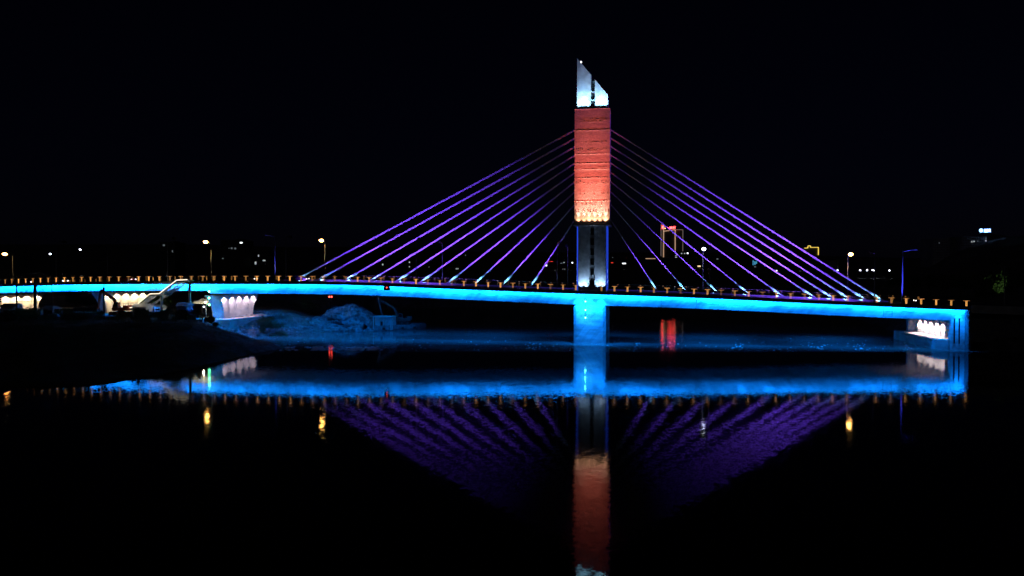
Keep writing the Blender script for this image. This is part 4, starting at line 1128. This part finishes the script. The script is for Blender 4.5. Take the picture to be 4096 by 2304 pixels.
# ================================================================== FAR TOWN
def box_building(px0, px1, py_top, Y, label, windows=(), depth=14, m_='facade', name='apartment_block', zb0=None, grp='dark buildings of the far town', roof=True):
    a = at(px0, py_top, Y); b = at(px1, py_top, Y); z0_ = zb0 if zb0 is not None else min(gheight(a.x, Y), gheight(b.x, Y)) - 1
    r = thing(name, label, 'building', ((a.x + b.x) / 2, Y, max(z0_, 0)), 0, grp)
    MB().box(a.x, b.x, Y, Y + depth, z0_, a.z).build('wall', m_, r)
    if roof:
        k = Y / F
        MB().box(a.x - k, b.x + k, Y - k * .6, Y + depth + k, a.z + .01, a.z + 1.6 * k).build('roof', 'facade', r)
        MB().box(a.x + (b.x - a.x) * .55, a.x + (b.x - a.x) * .8, Y + depth * .3, Y + depth * .7, a.z + 1.6 * k + .01, a.z + 7 * k).build('stair_tower', 'facade', r)
    # dark window grid
    k = Y / F
    wd = MB(); yy = py_top + 6
    py_bot = HORIZON + (CAM_H - max(z0_, 0)) / k
    nrow = 0
    while yy < min(py_bot - 4, py_top + 90):
        xx = px0 + 4
        while xx < px1 - 4:
            if not any(abs(xx - w_[0]) < 5 and abs(yy - w_[1]) < 6 for w_ in windows):
                p = at(xx, yy, Y); wd.box(p.x - 1.4 * k, p.x + 1.4 * k, Y - .05, Y + .04, p.z - 2 * k, p.z + 2 * k)
            xx += 7
        yy += 10; nrow += 1
    if wd.v: wd.build('dark_windows', 'glass_dark', r)['kind'] = 'stuff'
    for px, py, w_, h_, mm in windows:
        p = at(px, py, Y)
        MB().box(p.x - w_ / 2 * k, p.x + w_ / 2 * k, Y - .12, Y - .06, p.z - h_ / 2 * k, p.z + h_ / 2 * k).build('lit_window', mm, r)
    return r
M['win_dim'] = glow('window_dim', (.75, .9, 1), .10)
M['win_mid'] = glow('window_mid', (.85, .95, 1), .4)
M['win_hot'] = glow('window_bright', (.9, .97, 1), 2.2)
M['win_warm'] = glow('window_warm', (1, .75, .4), 1.2)
M['neon_red'] = glow('red_neon', (1, .06, .03), .5)
M['neon_purple'] = glow('purple_neon', (.5, .12, .8), .35)
M['outline_warm'] = glow('outline_led', (1, .62, .38), .42)
M['outline_dim'] = glow('outline_led_dim', (.9, .7, .65), .12)
M['outline_yellow'] = glow('outline_yellow', (1, .72, .12), 1.0)
M['sign_red'] = glow('red_letters', (1, .035, .035), 16)
M['sign_blue'] = glow('blue_white_letters', (.25, .5, 1), 4.5)
M['cyan_wall'] = glow('cyan_wall', (.1, .55, .9), .55)  # emission painted in for a facade lit cyan

B1 = 760
box_building(884, 980, 962, 420, 'dark block with three faint windows under one bright rooftop lamp', [(928, 993, 7, 7, 'win_dim'), (942, 994, 7, 7, 'win_dim'), (917, 993, 3, 3, 'win_dim'), (966, 971, 10, 5, 'win_hot'), (892, 1034, 6, 4, 'win_dim')])
box_building(1008, 1078, 1010, 430, 'dark block with three pale windows between the amber lamp and the blue mast', [(1035, 1023, 4, 8, 'win_mid'), (1023, 1052, 6, 11, 'win_mid'), (1057, 1042, 10, 5, 'win_mid')])
box_building(640, 700, 970, 420, 'dark block with one faint window above the stair', [(657, 981, 8, 7, 'win_dim'), (691, 1005, 4, 8, 'win_dim')])
box_building(1505, 1560, 1045, 520, 'low dark block with a single pale window behind the outer stays', [(1531, 1058, 5, 6, 'win_mid')])
box_building(1610, 1722, 1030, 540, 'dark block with two small bright windows behind the middle stays', [(1638, 1049, 5, 5, 'win_mid'), (1638, 1067, 4, 4, 'win_mid'), (1707, 1048, 8, 4, 'win_dim'), (1580 + 32, 1045, 4, 4, 'win_dim'), (1716, 1068, 4, 3, 'win_dim')])
box_building(1735, 1880, 1010, 560, 'dark block with paired small windows low behind the stays', [(1825, 1075, 3, 5, 'win_mid'), (1832, 1075, 3, 5, 'win_mid'), (1862, 1021, 3, 5, 'win_dim'), (1754, 1094, 5, 5, 'win_hot'), (1824, 1092, 7, 6, 'win_hot'), (1835, 1097, 5, 4, 'win_mid')])
box_building(1915, 2100, 1070, 560, 'long low block with faint windows just above the deck', [(1935, 1087, 4, 4, 'win_mid'), (2079, 1104, 4, 6, 'win_mid'), (2122 - 30, 1098, 4, 4, 'win_dim')])
box_building(2180, 2310, 1035, 580, 'dark block with a red light bar close to the pylon', [(2201, 1046, 22, 2.5, 'neon_red'), (2185, 1062, 6, 6, 'win_hot'), (2256, 1050, 4, 4, 'win_mid'), (2289, 1051, 5, 5, 'win_hot'), (2245, 1053, 8, 3, 'win_dim'), (2219, 1084, 4, 6, 'win_mid'), (2259, 1077, 4, 5, 'win_dim'), (2251, 1077, 3, 4, 'win_dim')])
box_building(2438, 2510, 1040, 600, 'dark block with one red light and a white window strip beside the pylon', [(2448, 1051, 9, 4, 'neon_red'), (2496, 1054, 14, 4, 'win_hot'), (2450, 1030, 3, 3, 'win_dim')])
box_building(2575, 2635, 1034, 900, 'low block topped by one straight pale light bar', [(2602, 1034.5, 40, 3, 'outline_warm')], roof=False)
box_building(2690, 2770, 1005, 1000, 'dark block with a column of dim windows at the foot of the outlined tower', [(2726, 1014, 5, 4, 'win_mid'), (2738, 1014, 5, 4, 'win_mid'), (2750, 1013, 6, 5, 'win_hot'), (2704, 1016, 7, 3, 'win_dim'), (2704, 1023, 7, 3, 'win_mid'), (2704, 1029, 7, 3, 'win_mid'), (2705, 1036, 7, 3, 'win_mid'), (2690 + 5, 1037, 4, 3, 'win_dim'), (2712, 1035, 4, 3, 'win_dim')], roof=False)
box_building(2735, 2830, 1058, 620, 'low shop block with a yellow sign panel and purple lights', [(2796, 1065, 12, 5, 'win_warm'), (2785, 1079, 5, 4, 'win_mid'), (2807, 1079, 6, 5, 'win_mid'), (2746, 1088, 13, 4, 'neon_purple'), (2762, 1088, 3, 3, 'neon_purple')])
box_building(2855, 2985, 1025, 620, 'dark block with scattered window dots behind the far stays', [(2869, 1036, 7, 5, 'win_dim'), (2873, 1080, 4, 4, 'win_mid'), (2907, 1081, 4, 5, 'win_mid'), (2943, 1114, 4, 6, 'win_dim'), (2966, 1116, 6, 6, 'win_hot')])
box_building(3006, 3034, 1038, 640, 'narrow block with cyan lit stripes behind the far stays', [(3012, 1051, 3, 20, 'cyan_wall'), (3019, 1052, 5, 14, 'cyan_wall'), (3026, 1048, 3, 14, 'cyan_wall'), (3020, 1067, 8, 4, 'win_dim')])
box_building(3320, 3356, 1041, 480, 'pale windowless block low behind the outer stays', [], m_='facade_pale')
box_building(3090, 3215, 1060, 560, 'long dark block with two dots of light behind the outer stays', [(3106, 1083, 5, 5, 'win_hot'), (3200, 1085, 7, 4, 'win_dim'), (3206, 1087, 4, 4, 'win_dim')])
box_building(3730, 3797, 954, 470, 'pale slab on the hill, the smaller of the two hilltop buildings', [(3755, 972, 3, 4, 'win_dim')], m_='facade_pale', roof=False, grp='hilltop buildings')
box_building(3840, 3945, 946, 480, 'pale long building on the hill with three lit windows under the blue sign', [(3885, 967, 4, 6, 'win_mid'), (3894, 966, 5, 5, 'win_mid'), (3909, 965, 4, 4, 'win_dim'), (3947 - 6, 963, 5, 5, 'win_mid'), (3941, 954, 4, 3, 'win_dim')], m_='facade_pale', roof=False, grp='hilltop buildings')
# outlined high-rise with red letters
Yh = 1500
def hp(px, py, dy=0): return at(px, py, Yh + dy)
hr = thing('outlined_tower', 'tall dark tower traced in warm light lines behind the stays', 'tower', (hp(2680, 1030).x, Yh, 0))
k = Yh / F
def hbox(px0, px1, py, name, dy, dep):
    a, b = hp(px0, py), hp(px1, py); MB().box(a.x, b.x, Yh + dy, Yh + dy + dep, 10, a.z).build(name, 'facade', hr)
hbox(2644, 2653.5, 897.5, 'fin_wall', 0, 20); hbox(2654.2, 2699, 921, 'wall', 1, 24); hbox(2699.6, 2730, 919, 'side_wall', 6, 18)
def ledline(pts_, w_, mm, name='light_line'):
    m = MB()
    for p0, p1 in zip(pts_, pts_[1:]): m.bar(hp(*p0, -.9), hp(*p1, -.9), w_ * k)
    m.build(name, mm, hr)
ledline([(2643.5, 1025), (2643.5, 897), (2653.5, 897)], 2.6, 'outline_dim')
ledline([(2653.5, 1030), (2653.5, 898)], 3.4, 'outline_warm')
ledline([(2653.5, 925.5), (2700, 918.5), (2700, 1003)], 3.4, 'outline_warm')
ledline([(2705, 919), (2730.5, 919), (2730.5, 1006)], 2.6, 'outline_dim')
sg = thing('rooftop_sign', 'glowing red rooftop letters with a round emblem on the outlined tower', 'sign', hp(2676, 915, -2))
MB().blob(hp(2650, 909, -2.5), 3.3 * k, .6, 6.5 * k, 0, 0, 2).build('emblem', 'sign_red', sg, smooth=True)
random.seed(9)
def glyph(cx, cy, w_, h_, mm, Y, par, seed):
    rnd = random.Random(seed); m = MB(); kk = Y / F
    P = lambda u, v_: at(cx + (u - .5) * w_, cy + (v_ - .5) * h_, Y)
    th = min(w_, h_) * .17 * kk
    m.bar(P(.5, .02), P(.5, .98), th); m.bar(P(.05, .3), P(.95, .3), th); m.bar(P(.1, .68), P(.9, .68), th)
    if rnd.random() < .6: m.bar(P(.05, .98), P(.95, .98), th)
    if rnd.random() < .6: m.bar(P(.12, .3), P(.12, .95), th)
    if rnd.random() < .6: m.bar(P(.88, .1), P(.88, .95), th)
    if rnd.random() < .5: m.bar(P(.5, .5), P(.95, .95), th)
    m.build('letter', mm, par)
M['sign_gold'] = glow('gold_letters', (1, .55, .25), 2.5)
glyph(2659, 913, 5, 5, 'sign_gold', Yh - 2.5, sg, 1); glyph(2671, 911.5, 7, 5, 'sign_red', Yh - 2.5, sg, 2)
for i in range(4): glyph(2680 + i * 6.2, 910.5 - i * .5, 5.6, 9, 'sign_red', Yh - 2.5, sg, 10 + i)
sr = MB(); sr.bar(hp(2655, 918.5, -1.8), hp(2701, 915.5, -1.8), .8 * k); sr.build('sign_frame', 'steel_dark', sg)
# building traced in yellow at its roofline
Yb = 900
yb = thing('outlined_block', 'dark block with a stepped yellow light line along its roof', 'building', (at(3245, 1000, Yb).x, Yb, 0))
a, b = at(3217, 993, Yb), at(3272, 993, Yb); kb = Yb / F
MB().box(a.x, b.x, Yb, Yb + 25, 5, a.z).build('wall', 'facade', yb)
MB().box(at(3231, 985, Yb).x, at(3240, 985, Yb).x, Yb + .5, Yb + 9, a.z + .01, at(3231, 985, Yb).z).build('stair_tower', 'facade', yb)
m = MB()
for p0, p1 in zip([(3216, 992.5), (3230.5, 992), (3230.5, 983.5), (3241, 983.5), (3241, 990), (3272.5, 989.5)], [(3230.5, 992), (3230.5, 983.5), (3241, 983.5), (3241, 990), (3272.5, 989.5), (3272.5, 1020)]):
    m.bar(at(*p0, Yb - .8), at(*p1, Yb - .8), 2.6 * kb)
m.build('light_line', 'outline_yellow', yb)
# blue white sign over the hill
Ys = 478
sb = thing('hilltop_sign', 'glaring blue-white letter sign with a round emblem above the hilltop building', 'sign', at(3938, 940, Ys))
MB().blob(at(3922, 922, Ys), 8 * Ys / F, .4, 8 * Ys / F, 0, 0, 2).build('emblem', 'sign_blue', sb, smooth=True)
for i in range(3): glyph(3936.5 + i * 9.2, 922 - i * .3, 9.6, 14.5, 'sign_blue', Ys, sb, 40 + i)
fr = MB(); fr.bar(at(3915, 932, Ys + .5), at(3962, 931, Ys + .5), .3)
for px in (3918, 3938, 3958): fr.bar(at(px, 932, Ys + .5), at(px, 947, Ys + .5), .25)
fr.build('sign_frame', 'steel_dark', sb)

# lamps along the far bank
def far_lamp_proto():
    r = empty('bank_lamp')
    MB().tube([(0, 0, -6), (0, 0, 7.6)], .09, 6).build('pole', 'steel_dark', r)
    MB().blob((0, 0, 7.8), .38, .38, .34, 0, 0, 1).build('lens', 'sodium_far', r, smooth=True)
    return r
fl = far_lamp_proto()
far_lamps = [(202, 1016, 300, 'bright white lamp on the slope above the lattice frame'), (322, 999, 300, 'bright white lamp on the slope between the first two amber lamps'), (3350, 1081, 430, 'white bank lamp crossing the outermost stay'), (3440, 1081, 430, 'white bank lamp just past the amber lamp by the abutment'), (3468, 1081, 430, 'white bank lamp alone between the amber lamp and a dark lamp post'), (3490, 1080, 430, 'first of a close pair of white bank lamps by the dark lamp post'), (3497, 1082, 428, 'second of a close pair of white bank lamps by the dark lamp post'), (3557, 1082, 430, 'white bank lamp nearest the tall blue mast')]
for i, (px, py, Y, lb) in enumerate(far_lamps):
    p = at(px, py, Y) - Vector((0, 0, 7.8))
    o = fl if i == 0 else dup(fl)
    o.location = p; tag(o, lb, 'lamp', 'small white lamps along the far bank')
    g0 = gheight(p.x, p.y)

# ------------------------------------------------------------------ render settings
scene.render.engine = 'CYCLES'
cy = scene.cycles
cy.use_denoising = True; cy.denoising_input_passes = 'RGB_ALBEDO'; cy.denoising_prefilter = 'ACCURATE'
try: cy.denoiser = 'OPENIMAGEDENOISE'
except Exception: pass
cy.use_light_tree = True; cy.use_adaptive_sampling = False
cy.max_bounces = 5; cy.diffuse_bounces = 2; cy.glossy_bounces = 3; cy.transmission_bounces = 2
cy.sample_clamp_indirect = 6; cy.caustics_reflective = False; cy.caustics_refractive = False
scene.view_settings.view_transform = 'Standard'; scene.view_settings.look = 'None'
scene.view_settings.exposure = 0; scene.view_settings.gamma = 1
